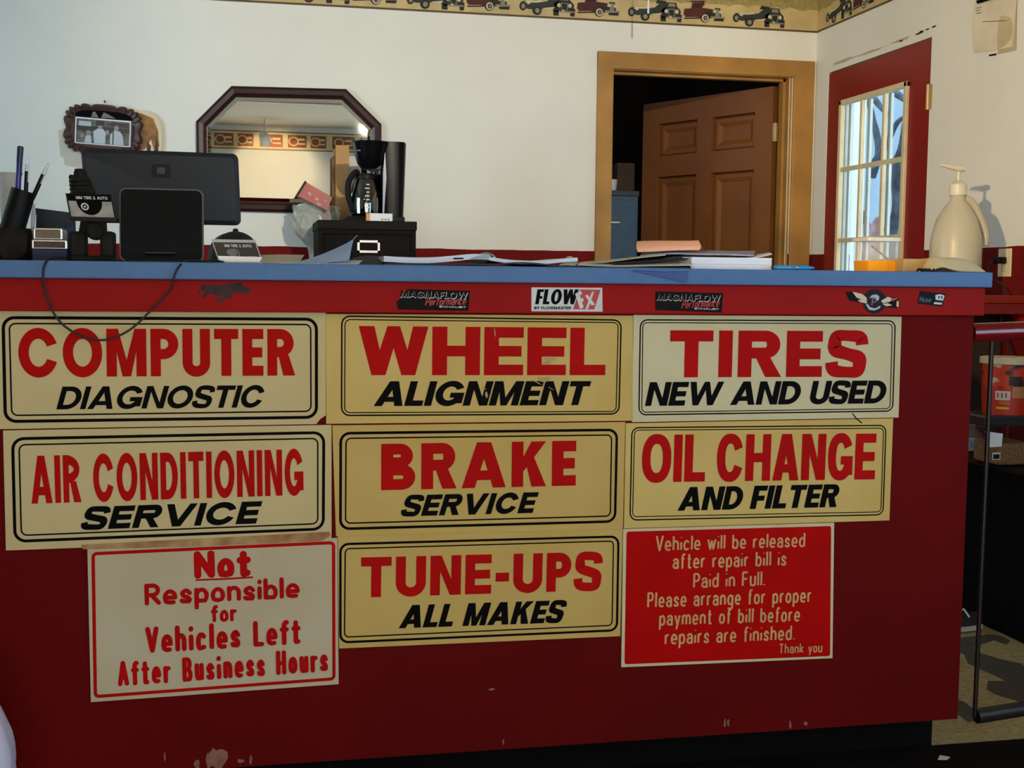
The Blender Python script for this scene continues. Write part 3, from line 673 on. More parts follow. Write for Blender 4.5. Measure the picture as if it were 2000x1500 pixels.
MB().flat([[tuple(a) for a in q]], s.f, .0009).build('torn_tape', mat('brown_torn_tape', (150, 98, 56), .7, rgb2=(196, 160, 108), noise_scale=25), s.root, fixn=False)

s = Sign('shop_sign', 'yellowed sign reading WHEEL ALIGNMENT with scratched lettering', Z2((50, 40), (1868, 50), (1864, 672), (52, 690)), C_B)
s.ring(Z2((140, 48), (1802, 72), (1788, 636), (138, 645)), .0029, .017, M_INK); s.ring(Z2((160, 70), (1783, 88), (1770, 620), (158, 627)), .0020, .011, M_INK)
s.text(capf('WHEEL', .31, .22, gap=.085, widths=dict(W=1.28, H=.90, E=.75, L=.70), e=2.2), *Z2((243, 402), (1703, 402), (243, 111)), M_SRED, 'red heavy capitals WHEEL')
s.text(capf('ALIGNMENT', .30, .22, gap=.065, shear=.26), *Z2((332, 585), (1618, 579), (332, 438)), M_INK, 'black slanted capitals ALIGNMENT')
z2v = quad_pts(Z2((1325, 345), (1370, 318), (1410, 330), (1340, 425), (1000, 520), (985, 480), (1380, 480), (1050, 150), (1300, 445)), s.y)
fs_ = s.f
o_ = chips('paint_chip', [(z2v[1].x + .004, z2v[1].y + .004, .016, .005, 0), (z2v[0].x + .012, z2v[0].y + .006, .012, .004, 0), (z2v[3].x, z2v[3].y, .016, .006, 0), (z2v[4].x, z2v[4].y, .003, .008, 0), (z2v[5].x, z2v[5].y, .006, .0014, -.5), (z2v[6].x, z2v[6].y, .008, .001, -.5), (z2v[7].x, z2v[7].y, .0012, .012, .1), (z2v[8].x, z2v[8].y, .012, .0012, -.5)], fs_, mat('scratched_ivory', (188, 152, 92), .6), s.root, 8, .0012)

s = Sign('shop_sign', 'yellowed sign reading BRAKE SERVICE in the middle of the counter', Z2((88, 700), (1822, 680), (1808, 1312), (110, 1356)), C_E)
s.ring(Z2((130, 738), (1780, 718), (1768, 1275), (128, 1320)), .0052, .020, M_INK); s.ring(Z2((165, 772), (1745, 752), (1737, 1240), (162, 1283)), .0028, .011, M_INK)
s.text(capf('BRAKE', .26, .235, gap=.13, widths=dict(B=.70, R=.72, A=.93, K=.74, E=.52)), *Z2((377, 1083), (1528, 1055), (377, 809)), M_SRED, 'red capitals BRAKE')
s.text(capf('SERVICE', .27, .23, gap=.10, shear=.30), *Z2((490, 1238), (1309, 1216), (490, 1113)), M_INK, 'black slanted capitals SERVICE')

s = Sign('shop_sign', 'pale ivory sign reading TIRES NEW AND USED', Z3((125, 50), (1870, 62), (1850, 718), (115, 748)), C_C)
s.ring(Z3((165, 78), (1832, 85), (1815, 680), (155, 705)), .0027, .016, M_INK); s.ring(Z3((182, 97), (1812, 105), (1797, 663), (175, 687)), .0019, .010, M_INK)
s.text(capf('TIRES', .31, .235, gap=.13, widths=dict(T=.66, R=.67, E=.57, S=.62), e=2.2), *Z3((357, 457), (1634, 452), (357, 150)), M_SRED, 'red heavy capitals TIRES')
s.text(capf('NEW AND USED', .27, .22, gap=.055, shear=.20, space=.26), *Z3((198, 643), (1779, 625), (198, 488)), M_INK, 'black slanted capitals NEW AND USED')
z3 = quad_pts(Z3((1550, 92), (1600, 730)), s.y)
MB().flat(ribbon([tuple(a) for a in quad_pts(Z3((1548, 690), (1575, 725), (1612, 755)), s.y)], .0022), s.f, .001).build('crack', M_INK, s.root, fixn=False)

s = Sign('shop_sign', 'yellowed sign reading OIL CHANGE AND FILTER', Z3((75, 756), (1815, 724), (1790, 1388), (62, 1440)), C_B)
s.ring(Z3((110, 780), (1772, 765), (1752, 1355), (97, 1390)), .0027, .016, M_INK); s.ring(Z3((128, 797), (1755, 785), (1737, 1335), (115, 1367)), .0019, .010, M_INK)
s.text(capf('OIL CHANGE', .185, .20, gap=.055, space=.14, widths=dict(O=.60, C=.55, H=.53, A=.56, N=.52, G=.54, E=.45, L=.43), e=2.3), *Z3((175, 1140), (1693, 1120), (175, 830)), M_SRED, 'red capitals OIL CHANGE')
s.text(capf('AND FILTER', .27, .22, gap=.06, shear=.20, space=.24), *Z3((410, 1325), (1470, 1300), (410, 1172)), M_INK, 'black slanted capitals AND FILTER')

s = Sign('shop_sign', 'off-white sign reading Not Responsible for Vehicles Left After Business Hours', Z4((75, 192), (1850, 112), (1860, 1150), (100, 1278)), C_D, poly=Z4((75, 192), (300, 186), (480, 176), (900, 160), (1500, 132), (1700, 122), (1850, 112), (1860, 1150), (100, 1278)))
s.ring(Z4((103, 212), (1835, 133), (1838, 1122), (120, 1250)), .0062, .010, M_SRED)
for tx, a_, b_, c_, th in (('Not', (835, 395), (1240, 372), (835, 232), .30), ('Responsible', (483, 587), (1585, 530), (483, 452), .225), ('for', (953, 707), (1138, 697), (953, 600), .23), ('Vehicles Left', (490, 925), (1592, 857), (490, 762), .205), ('After Business Hours', (293, 1160), (1787, 1050), (293, 1003), .195)):
    s.text(strf(tx, th, gap=.09, rnd=True, jitter=.015), *Z4(a_, b_, c_), M_SRED, 'red brush lettering ' + tx)
MB().flat(ribbon([tuple(a) for a in quad_pts(Z4((845, 410), (1050, 402), (1252, 390)), s.y)], .0034), s.f, .0007).build('underline', M_SRED, s.root, fixn=False)

s = Sign('shop_sign', 'yellowed sign reading TUNE-UPS ALL MAKES', Z5((65, 92), (1920, 44), (1905, 742), (75, 822)), C_E)
s.ring(Z5((75, 135), (1900, 85), (1890, 710), (75, 790)), .0046, .018, M_INK); s.ring(Z5((110, 168), (1865, 118), (1855, 675), (105, 752)), .0026, .010, M_INK)
s.text(capf('TUNE-UPS', .245, .225, gap=.11, widths=dict(T=.70, U=.70, N=.72, E=.62, P=.60, S=.64), e=2.2), *Z5((215, 490), (1778, 442), (215, 229)), M_SRED, 'red capitals TUNE-UPS')
s.text(capf('ALL MAKES', .27, .22, gap=.075, shear=.26, space=.26), *Z5((462, 690), (1557, 651), (462, 541)), M_INK, 'black slanted capitals ALL MAKES')

s = Sign('shop_sign', 'red sign with pale lettering about paying the repair bill, ending Thank you', Z6((155, 97), (1872, 46), (1858, 1148), (140, 1222)), C_C)
s.field(Z6((182, 118), (1847, 72), (1838, 1130), (165, 1197)), .005, mat('red_printed_field', (184, 6, 3), .6, spec=.08, noise_amt=.08))
M_TAN = mat('pale_sign_lettering', (214, 160, 100), .5)
for tx, a_, b_, c_ in (('Vehicle will be released', (418, 275), (1632, 240), (418, 160)), ('after repair bill is', (555, 420), (1480, 392), (555, 302)), ('Paid in Full.', (722, 576), (1308, 556), (722, 460)), ('Please arrange for proper', (348, 736), (1684, 690), (348, 616)), ('payment of bill before', (445, 882), (1590, 846), (445, 764)), ('repairs are finished.', (490, 1036), (1548, 996), (490, 918)), ('Thank you', (1420, 1110), (1772, 1098), (1420, 1034))):
    s.text(strf(tx, .135, gap=.095), *Z6(a_, b_, c_), M_TAN, 'pale lettering ' + tx)

# ---------------------------------------------------------------- stickers on the top rail
class Sticker(Sign):
    TH = .0006
    def __init__(s, name, label, corners, m, poly=None):
        s.y = -.02 - s.TH; Q = quad_pts(corners, s.y); cx = sum(q.x for q in Q) / 4; zb = min(q.y for q in Q)
        s.root = thing(name, label, 'sticker', (cx, -.02, zb), 'stickers on the top rail')
        pl = [tuple(q) for q in (quad_pts(poly, s.y) if poly else Q)]
        MB().prism(pl, lambda u, v, d: (u, d, v), s.y, -.0201).build('backing', m, s.root)
    def shape(s, pts, m, name, d=.0003):
        return MB().flat([[tuple(a) for a in quad_pts(q, s.y)] for q in pts], s.f, d, .00003).build(name, m, s.root, fixn=False)
M_STW = mat('sticker_white', (214, 212, 208), .4); M_STB = mat('sticker_black', (24, 19, 18), .6, spec=.1); M_STR = mat('sticker_red', (196, 34, 28), .4); M_STG = mat('sticker_grey', (120, 116, 112), .4)
P7 = lambda *p: pxs(750, 420, .25, p); P8 = lambda *p: pxs(1150, 440, .25, p); P9 = lambda *p: pxs(1640, 555, .13, p)
def magna(Z, label, poly, L):
    s = Sticker('sticker', label, [poly[0], poly[1], poly[2], poly[3]], M_STB, poly=poly[4:] or None)
    s.text(capf('MAGNAFLOW', .27, .22, gap=.05, shear=.06), *L[0], M_STW, 'pale outlined capitals MAGNAFLOW')
    s.text(capf('MAGNAFLOW', .25, .20, gap=.07, shear=.06), *L[1], M_STB, 'dark fill of the capitals', 'lettering_fill', .0012)
    s.text(strf('Performance', .13, gap=.05, shear=.35), *L[2], M_STR, 'red script Performance', d=.0016)
    s.text(capf('EXHAUST', .28, .22, gap=.12), *L[3], M_STW, 'small white capitals EXHAUST')
magna(P7, 'black MAGNAFLOW sticker with a torn upper left corner, left of the white sticker', P7((100, 580), (672, 592), (660, 750), (100, 738)) + P7((185, 578), (672, 592), (660, 750), (110, 738), (96, 680), (130, 650)),
      [P7((128, 645), (655, 660), (128, 590)), P7((128, 639), (650, 654), (128, 588)), P7((318, 708), (655, 698), (318, 650)), P7((432, 722), (640, 727), (432, 708))])
magna(P8, 'black MAGNAFLOW sticker with whole corners, right of the white sticker', P8((520, 515), (1050, 530), (1038, 682), (520, 662)),
      [P8((530, 588), (1028, 602), (530, 533)), P8((530, 582), (1023, 596), (530, 531)), P8((720, 650), (1030, 634), (720, 590)), P8((825, 656), (1015, 662), (825, 643))])
s = Sticker('sticker', 'white sticker reading FLOW FX BY FLOWMASTER', P7((1152, 565), (1705, 568), (1708, 755), (1152, 752)), M_STW)
s.text(capf('FLOW', .25, .18, gap=.06, shear=.16, widths=dict(W=1.15)), *P7((1180, 697), (1520, 697), (1180, 580)), M_INK, 'black slanted capitals FLOW')
s.shape([P7((1530, 582), (1692, 584), (1642, 738), (1476, 736))], M_STR, 'red_block', .0005)
s.text(capf('F', .26, .22, shear=.12), *P7((1530, 735), (1590, 705), (1500, 610)), M_STW, 'white letter F', d=.0016)
s.shape([P7((1568, 628), (1590, 622), (1648, 700), (1620, 706)), P7((1640, 598), (1622, 600), (1572, 735), (1594, 732))], M_STW, 'letter_x', .0014)
s.text(capf('BY FLOWMASTER', .24, .2, gap=.10, shear=.12, widths=dict(Y=.6)), *P7((1172, 737), (1462, 737), (1172, 714)), M_INK, 'small black capitals BY FLOWMASTER')
# winged round emblem
s = Sticker('sticker', 'round winged emblem sticker with cream wings near the right end of the rail', P9((345, 75), (690, 75), (690, 440), (345, 440)), mat('emblem_navy', (38, 38, 50), .6, spec=.1), poly=P9(*[(522 + 180 * math.cos(a * PI / 12), 258 - 185 * math.sin(a * PI / 12)) for a in range(24)]))
s.shape([P9((85, 110), (200, 115), (380, 180), (420, 290), (330, 280), (140, 245))], M_STB, 'left_wing_dark')
s.shape([P9((620, 240), (740, 185), (875, 205), (880, 300), (860, 365), (680, 340))], M_STB, 'right_wing_dark')
s.shape([P9((190, 115), (330, 145), (400, 200), (420, 270), (340, 240), (250, 200)), P9((270, 240), (340, 235), (420, 280), (400, 290), (300, 268)), P9((620, 250), (720, 190), (790, 210), (760, 260), (650, 290)), P9((640, 300), (720, 285), (790, 320), (700, 330)), P9((855, 250), (885, 262), (880, 345), (850, 330))], mat('wing_cream', (222, 200, 164), .5), 'wing_feathers', .0006)
s.shape([P9((760, 215), (860, 205), (870, 215), (790, 258))], M_STR, 'red_flash', .0008)
s.shape([P9(*[(513 + 108 * math.cos(a * PI / 12), 245 - 108 * math.sin(a * PI / 12)) for a in range(24)])], mat('emblem_core', (58, 38, 46), .6, spec=.1), 'core', .0009)
s.shape([P9((440, 215), (480, 165), (550, 155), (590, 185), (585, 235), (530, 265), (540, 215), (500, 195)), P9((385, 300), (420, 300), (450, 345), (530, 365), (610, 320), (600, 360), (520, 395), (440, 385))], mat('emblem_pale', (196, 184, 188), .4), 'pale_marks', .0012)
s.text(capf('P', .16, .14, shear=.1), *P9((470, 318), (550, 318), (470, 205)), mat('emblem_grey', (128, 112, 120), .4), 'grey letter P', d=.0018)
s = Sticker('sticker', 'small tilted black sticker with white marks at the right end of the rail', P9((1205, 100), (1605, 145), (1535, 338), (1175, 290)), mat('sticker_navy', (28, 25, 36), .6, spec=.1))
s.text(strf('Huse', .12, gap=.1, shear=.1), *P9((1195, 262), (1370, 275), (1195, 185)), M_STG, 'grey lettering')
s.shape([P9((1435, 165), (1500, 150), (1575, 170), (1550, 250), (1440, 235)), P9((1420, 268), (1540, 280), (1528, 308), (1408, 298))], M_STW, 'white_blocks', .0006)
s.text(capf('77'.replace('7', 'T'), .3, .22, gap=.25), *P9((1468, 222), (1545, 226), (1468, 180)), M_STB, 'dark figures', d=.0012)

# ---------------------------------------------------------------- track lights of the waiting area (partly seen in the mirror)
M_LAMP = mat('white_lamp_metal', (222, 214, 196), .4); M_BULB = mat('glowing_bulb', (255, 240, 210), .5, emit=((255, 214, 150), 30))
tk = tag(rebase(MB().box((-2.5, -1.62, H - .03), (.25, -1.58, H), .004).build('lighting_track', M_LAMP), (-.8, -1.6, H - .03)), 'white ceiling track carrying the bright spotlights, seen in the mirror', 'track')
def track_light(loc, target, label, energy, size, blend=.6, ceil=H, col=WARM):
    L = Vector(loc); root = thing('spotlight', label, 'spotlight', (loc[0], loc[1], ceil), 'ceiling spotlights')
    d = (Vector(target) - L).normalized(); M = d.to_track_quat('Z', 'Y').to_matrix().to_4x4()
    MB().tube([(L.x, L.y, ceil), (L.x, L.y, L.z)], .008, 8).build('stem', M_LAMP, root)
    MB().lathe([(0, -.09), (.035, -.085), (.045, -.06), (.048, .07), (.044, .07), (.040, -.02), (0, -.03)], L, 24, M).build('lamp_head', M_LAMP, root, smooth=True)
    MB().lathe([(0, -.03), (.03, -.01), (.036, .03), (.02, .052), (0, .056)], L, 16, M).build('bulb', M_BULB, root, smooth=True)
    o = lamp('spot_beam', 'SPOT', (0, 0, 0), energy, col, None, spot_size=math.radians(size), spot_blend=blend, shadow_soft_size=.03)
    o.parent = root; o.location = L + d * .085 - Vector(root.location); o.rotation_euler = (-d).to_track_quat('Z', 'Y').to_euler()
    return root
track_light((-1.33, -2.95, 2.32), (-1.24, -3.5, 2.06), 'white spotlight aimed at the wall behind, hanging below the plate border', 24, 96, ceil=H)
track_light((-.52, -1.6, 2.29), (-.50, 3.39, 1.85), 'brightest spotlight on the track, right end of the mirror', 390, 47, .8, ceil=H - .03, col=WARM2)
track_light((-2.3, -1.6, 2.34), (-1.9, 3.39, 1.9), 'spotlight on the track turned to the left part of the back wall', 8, 60, .8, ceil=H - .03)
track_light((-2.05, -1.6, 2.36), (-1.25, 0, 1.00), 'unseen spotlight added on the track to brighten the signs of the counter', 10, 64, 1.0, ceil=H - .03)  # added fill spot, brightens the upper counter front
track_light((-1.9, -1.6, 1.68), (1.2, 2.1, 1.72), 'spotlight on a long stem turned to the right hand wall', 470, 38, 1.0, ceil=H - .03, col=(1, .74, .40))

# ---------------------------------------------------------------- mirror
def rot_oct(Q, y):
    return [Vector((at(px, py, y).x, at(px, py, y).z)) for px, py in Q]
MQ = rot_oct([(452, 168), (676, 174), (745, 243), (744, 352), (690, 418), (440, 412), (384, 348), (383, 237)], YB - .02)
# a regular long octagon: left/right, top/bottom are kept symmetrical
cxm = sum(q.x for q in MQ) / 8
def octo(Q, d): 
    n = len(Q); out = []
    for i in range(n):
        a, b_, c_ = Q[i - 1], Q[i], Q[(i + 1) % n]
        n1 = (b_ - a).normalized(); n2 = (c_ - b_).normalized(); p1 = Vector((n1.y, -n1.x)); p2 = Vector((n2.y, -n2.x))
        bis = (p1 + p2).normalized(); out.append(b_ + bis * (d / bis.dot(p1)))
    return out
mr = thing('wall_mirror', 'eight-sided wall mirror in a dark mahogany frame', 'mirror', (cxm, YB, min(q.y for q in MQ)))
b = MB(); prof = [(0, .001), (0, .022), (.012, .030), (.030, .026), (.040, .020), (.046, .010), (.046, .001)]
prev = None
for d, dep in prof:
    Q = octo(MQ, d); cur = [(q.x, YB - dep, q.y) for q in Q]
    if prev:
        for k in range(8): b.add([prev[k], prev[(k + 1) % 8], cur[(k + 1) % 8], cur[k]], [(0, 1, 2, 3)])
    prev = cur
b.build('frame', M_FRAME, mr)
b = MB(); Q1 = octo(MQ, .044); Q2 = octo(MQ, .062)
for k in range(8):
    j = (k + 1) % 8
    b.add([(Q1[k].x, YB - .0075, Q1[k].y), (Q1[j].x, YB - .0075, Q1[j].y), (Q2[j].x, YB - .010, Q2[j].y), (Q2[k].x, YB - .010, Q2[k].y)], [(0, 1, 2, 3)])
b.build('bevelled_edge', M_MIRROR, mr)
MB().add([(q.x, YB - .010, q.y) for q in Q2], [list(range(8))]).build('glass', M_MIRROR, mr)

# ---------------------------------------------------------------- framed family photo and plaque on the back wall
yp = YB - .06
cF = at(200, 252, yp)
fm = thing('picture_frame', 'brown scalloped frame with an old black and white group photo', 'picture', (cF.x, YB, cF.z - .12))
pw, ph = .152, .085
FRB = (lambda u, v, d: (cF.x + u * math.cos(.05) + v * math.sin(.05), YB - d, cF.z + v * math.cos(.05) - u * math.sin(.05)))
b = MB(); out_ = []; in_ = []; NQ = 22
for k in range(NQ * 8):
    t_ = 2 * PI * k / (NQ * 8); cc, ss = math.cos(t_), math.sin(t_)
    bump = abs(math.sin(t_ * NQ / 2)) ** .6 * .011
    u = math.copysign(abs(cc) ** .55, cc); v = math.copysign(abs(ss) ** .55, ss)
    out_.append((u * (pw + .004 + bump), v * (ph + .014 + bump))); in_.append((u * (pw - .022), v * (ph - .008)))
for A_, B_2, d0_, d1_ in ((out_, [(u * .985, v * .985) for u, v in out_], .004, .030), ([(u * .985, v * .985) for u, v in out_], [(u * .92, v * .90) for u, v in out_], .030, .042), ([(u * .92, v * .90) for u, v in out_], in_, .042, .033)):
    n = len(A_); b.add([FRB(u, v, d0_) for u, v in A_] + [FRB(u, v, d1_) for u, v in B_2], [(i, (i + 1) % n, n + (i + 1) % n, n + i) for i in range(n)])
b.prism([(-pw + .03, -ph + .004), (pw - .03, -ph + .004), (pw - .03, ph - .004), (-pw + .03, ph - .004)], FRB, .002, .033)
b.build('frame', mat('carved_brown_wood', (74, 46, 42), .45, noise_amt=.25, noise_scale=18), fm, smooth=True, angle=50)
ph_m = [mat('photo_grey', (112, 114, 108), .3, noise_amt=.35, noise_scale=38), mat('photo_light', (186, 194, 206), .3), mat('photo_dark', (58, 58, 56), .3), mat('photo_skin', (150, 140, 132), .3), M_WHITE]
b = MB(); b.m = 4; b.flat([rect(-.115, -.066, .115, .046)], FRB, .0345); b.m = 0; b.flat([rect(-.110, -.062, .110, .040)], FRB, .0350)
b.m = 2; b.flat([rect(-.110, -.01, .11, .012), rect(-.03, .012, .005, .036), rect(.03, .015, .105, .034)], FRB, .0353, .00002)
b.m = 1; b.flat([[(-.035, -.06), (-.04, -.01), (-.02, .004), (.0, .003), (.012, -.012), (.010, -.06)], [(.03, -.06), (.03, -.02), (.045, .0), (.07, -.002), (.082, -.02), (.088, -.06)], [(-.075, -.06), (-.07, -.03), (-.05, -.028), (-.045, -.06)], rect(-.10, .01, -.05, .03)], FRB, .0356, .00002)
b.m = 3; b.flat([ellp(-.012, .014, .010, .012), ellp(.055, .010, .010, .012), ellp(-.06, -.018, .009, .011), ellp(.018, -.01, .008, .010), ellp(-.085, -.03, .008, .010)], FRB, .0359, .00002)
b.m = 2; b.flat([rect(.04, -.06, .045, -.004), [(-.022, .016), (-.020, .028), (-.004, .028), (-.002, .016)]], FRB, .0362, .00002)
b.build('photo', ph_m, fm, fixn=False)
b = MB(); b.m = 0; b.flat([rect(-.115, .048, .12, .085)], FRB, .0343); b.m = 1; b.flat([[(-.05, .05), (-.045, .072), (-.035, .074), (-.02, .05)], [(-.01, .05), (.0, .074), (.012, .07), (.05, .052)]], FRB, .0348, .0001); b.build('dark_mat', [M_BLACKM, M_STG], fm, fixn=False)
MB().tube([(at(205, 200, YB).x, YB, at(205, 200, YB).z), (at(205, 200, YB).x, YB - .02, at(205, 200, YB).z + .004)], .003, 8).build('nail', M_IRON, fm)
cP = at(285, 262, YB - .03)
pl = thing('wall_plaque', 'cream plaque with brown painted figures, rounded top, half behind the photo frame', 'plaque', (cP.x, YB, cP.z - .16))
FPL = lambda u, v, d: (cP.x + u, YB - d, cP.z + v)
b = MB(); b.prism([(-.10, -.16), (.062, -.16), (.066, .02)] + arc(-.02, .02, .086, .085, 0, 120, 10) + [(-.10, .09)], FPL, .002, .018); b.build('board', M_CREAM, pl)
b = MB(); b.m = 0; b.flat([[(-.08, -.03), (-.08, .085), (-.02, .09), (.03, .07), (.05, .02), (.055, -.05), (.03, -.06), (.02, -.02), (.0, -.06), (-.04, -.08)]], FPL, .0185); b.m = 1; b.flat([[(-.075, -.08), (-.07, .03), (-.05, .04), (-.035, .02), (-.03, -.06), (-.045, -.10)], [(.0, -.09), (.005, -.03), (.02, -.05), (.015, -.10)], [(.03, -.08), (.045, .0), (.052, -.08)], [(-.06, .085), (-.04, .09), (-.045, .075)]], FPL, .019, .0001); b.m = 2; b.flat([[(-.07, .03), (-.06, .055), (-.02, .06), (-.02, .045)]], FPL, .0195)
b.build('painting', [mat('ochre_paint', (160, 108, 50), .5, noise_amt=.3, noise_scale=40), mat('dark_red_paint', (70, 28, 26), .5), M_CREAM], pl, fixn=False)
# a torn old paper scrap on the wall under the frame
q = [at(px, py, YB) for px, py in ((113, 255), (118, 305), (124, 308), (126, 322), (160, 330), (168, 300), (140, 285), (130, 250))]
tag(rebase(MB().flat([[(p.x, p.z) for p in q]], lambda u, v, d: (u, YB - d, v), .0015).build('torn_paper', mat('old_beige_paper', (206, 200, 182), .9)), (q[0].x, YB, q[3].z)), 'torn beige scrap of old paper stuck on the wall below the photo frame', 'paper')

# white pull cord
p = at(1266, 27, 2.9)
pc = thing('pull_cord', 'thin white pull cord hanging in front of the car border', 'cord', (p.x, p.y, p.z))
MB().tube([(p.x, p.y, p.z + .03), (p.x, p.y, H)], .002, 8).build('string', M_WHITE, pc)
MB().lathe([(0, 0), (.004, .002), (.004, .055), (.002, .06)], p, 12).build('pull', M_WHITE, pc, smooth=True)

# ---------------------------------------------------------------- back cabinet, file box and coffee things
yb0 = 2.62
zb = at(715, 520, yb0).z - .06
bc = thing('back_cabinet', 'dark red low cabinet against the back wall under the mirror', 'cabinet', (-1.15, 3.0, 0))
MB().box((-1.95, 2.62, 0), (-.35, YB - .002, zb - .03)).build('body', M_REDP, bc); MB().box((-1.97, 2.60, zb - .03), (-.33, YB - .002, zb), .003).build('worktop', mat('dark_top', (60, 30, 28), .5), bc)
for k in range(3): MB().box((-1.93 + k * .53, 2.605, .08), (-1.93 + k * .53 + .5, 2.62, zb - .06), .003).build('cabinet_door', M_RED, bc)
A = at(622, 430, 2.7); B_ = at(813, 432, 2.7)
x0, x1, zt = A.x, B_.x, (A.z + B_.z) / 2
fb = thing('file_box', 'black file box with a silver label holder, under the coffee maker', 'box', ((x0 + x1) / 2, 2.85, zb))
b = MB(); b.box((x0, 2.706, zb), (x1, 3.10, zt - .003), .003); b.build('body', mat('black_board', (20, 17, 16), .7, spec=.12, noise_amt=.15, noise_scale=40), fb)
b = MB(); b.box((x0 - .003, 2.698, zt - .036), (x1 + .003, 3.105, zt), .003); b.build('lid', mat('black_board_lid', (25, 21, 20), .7, spec=.15), fb)
b = MB()
for rc in (((x0 + .02, zb + .03), (x1 - .02, zb + .034)), ((x0 + .02, zt - .056), (x1 - .02, zt - .052)), ((x0 + .02, zb + .03), (x0 + .024, zt - .052)), ((x1 - .024, zb + .03), (x1 - .02, zt - .052))): b.box((rc[0][0], 2.703, rc[0][1]), (rc[1][0], 2.7065, rc[1][1]))
b.build('raised_border', M_BLACKM, fb)
L0 = at(698, 469, 2.7); L1 = at(742, 494, 2.7); b = MB(); wdt = .009
for rc in ((L0.x, L1.z, L1.x, L1.z + wdt), (L0.x, L0.z - wdt, L1.x, L0.z), (L0.x, L1.z, L0.x + wdt, L0.z), (L1.x - wdt, L1.z, L1.x, L0.z)): b.box((rc[0], 2.699, rc[1]), (rc[2], 2.7065, rc[3]))
b.build('label_holder', mat('pale_metal', (196, 190, 190), .4, metal=.5), fb)

yc = 2.88
cm0 = at(700, 430, yc); cx0 = at(752, 430, yc).x
zc = zt
cf = thing('coffee_maker', 'black drip coffee maker on the black file box', 'coffee maker', (cx0, yc, zc))
def px_x(px, y=yc): return at(px, 430, y).x
xt0, xt1 = px_x(737), px_x(793); ht = at(740, 278, yc).z
def tank_ring(z, xa, xb): return [(xc_, yc_ , z) for xc_, yc_ in [((xa + xb) / 2 + (xb - xa) / 2 * math.copysign(abs(math.cos(t_)) ** .45, math.cos(t_)), yc + .025 + .075 * math.copysign(abs(math.sin(t_)) ** .75, math.sin(t_))) for t_ in [k * 2 * PI / 48 for k in range(48)]]]
b = MB(); trs = [tank_ring(zc, xt0 + .012, xt1 - .012), tank_ring(zc + .1, xt0 + .008, xt1 - .008), tank_ring(ht - .004, xt0 - .008, xt1), tank_ring(ht, xt0 - .004, xt1 - .004)]
b.add([p for t_ in trs for p in t_], [(i * 48 + k, i * 48 + (k + 1) % 48, (i + 1) * 48 + (k + 1) % 48, (i + 1) * 48 + k) for i in range(3) for k in range(48)] + [[k for k in range(48)][::-1], [144 + k for k in range(48)]]); b.build('water_tank', M_BLACKG, cf, smooth=True)
xl = px_x(686)
b = MB(); n = 24; cxb = (px_x(682) + px_x(747)) / 2; rb = (xt0 - xl) / 2 + .012; zb0 = at(700, 331, yc).z
b.lathe([(0, zb0 - zc - .001), (.038, zb0 - zc), (.056, (zb0 + ht) / 2 - zc - .035), (.066, (zb0 + ht) / 2 - zc), (.079, ht - zc - .006), (.077, ht - zc - .001), (0, ht - zc)], (xl + .08, yc - .01, zc), 32); b.build('filter_basket', M_BLACKG, cf, smooth=True)
b = MB(); b.box((xt0 - .03, yc - .045, zb0), (xt0 + .01, yc + .08, ht - .001)); b.build('neck', M_BLACKG, cf)
b = MB(); b.lathe([(0, 0), (.088, 0), (.09, .012), (.082, .024), (0, .026)], (cxb - .004, yc, zc), 36); b.box((cxb, yc - .06, zc), (xt1 - .012, yc + .09, zc + .024), .004); b.build('warming_base', M_BLACK, cf, smooth=True)
b = MB(); Pg = [(xt0 + .024, zc + .02), (xt0 + .030, zc + .02), (xt0 + .038, ht - .03), (xt0 + .042, ht - .008), (xt0 + .008, ht - .008), (xt0 + .012, ht - .03)]; b.prism([(xt0 + .016, zc + .03), (xt0 + .022, zc + .03), (xt0 + .032, zc + .18), (xt0 + .026, ht - .03), (xt0 + .018, zc + .2)], lambda u, v, d: (u, yc + d, v), -.0525, -.05); b.build('water_gauge', mat('gauge_grey', (120, 130, 144), .3), cf)
b = MB(); b.flat([rect(cxb - .045, ht - .045, cxb - .028, ht - .040)], lambda u, v, d: (u, yc - .079 + abs(u - cxb) * .25, v)); b.build('badge', M_STG, cf)
cg = thing('coffee_carafe', 'glass coffee carafe with a black handle, standing in the coffee maker', 'carafe', (cxb, yc, zc + .027))
zg = zc + .027; zg1 = at(700, 335, yc).z; hg = zg1 - zg
b = MB(); R_ = .068; prof = [(R_ * .80, 0), (R_ * .96, .008), (R_, hg * .25), (R_ * .98, hg * .42), (R_ * .80, hg * .72), (R_ * .66, hg * .88)]
b.lathe(prof[:1] + prof, (cxb, yc, zg), 36); b.build('glass', thin_glass('carafe_glass', (46, 48, 54), .22, .03), cg, smooth=True)
b = MB(); b.lathe([(R_ * .74, hg * .82), (R_ * .76, hg * .86), (R_ * .70, hg * .93), (R_ * .3, hg * .965), (0, hg * .97)], (cxb, yc, zg), 30); b.build('lid', M_BLACK, cg, smooth=True)
xh = px_x(676); b = MB(); hp = [(cxb - R_ * .55, yc - .03, zg + hg * .93), (xh + .035, yc - .035, zg + hg * .97), (xh + .008, yc - .035, zg + hg * .75), (xh + .006, yc - .035, zg + hg * .45), (xh + .022, yc - .035, zg + hg * .16), (cxb - R_ * .85, yc - .03, zg + hg * .10)]
b.tube(spline(hp, 5), .0125, 10); b.build('handle', M_BLACK, cg, smooth=True)
b = MB()
for k in range(7): b.flat([rect(cxb - .004 - (k % 2) * .006, zg + .03 + k * hg * .085, cxb + .008, zg + .034 + k * hg * .085)], lambda u, v, d: (u, yc - R_ * 1.02, v))
b.build('measuring_marks', M_STW, cg)
p = at(714, 427, 2.79); p2 = at(765, 418, 2.79)
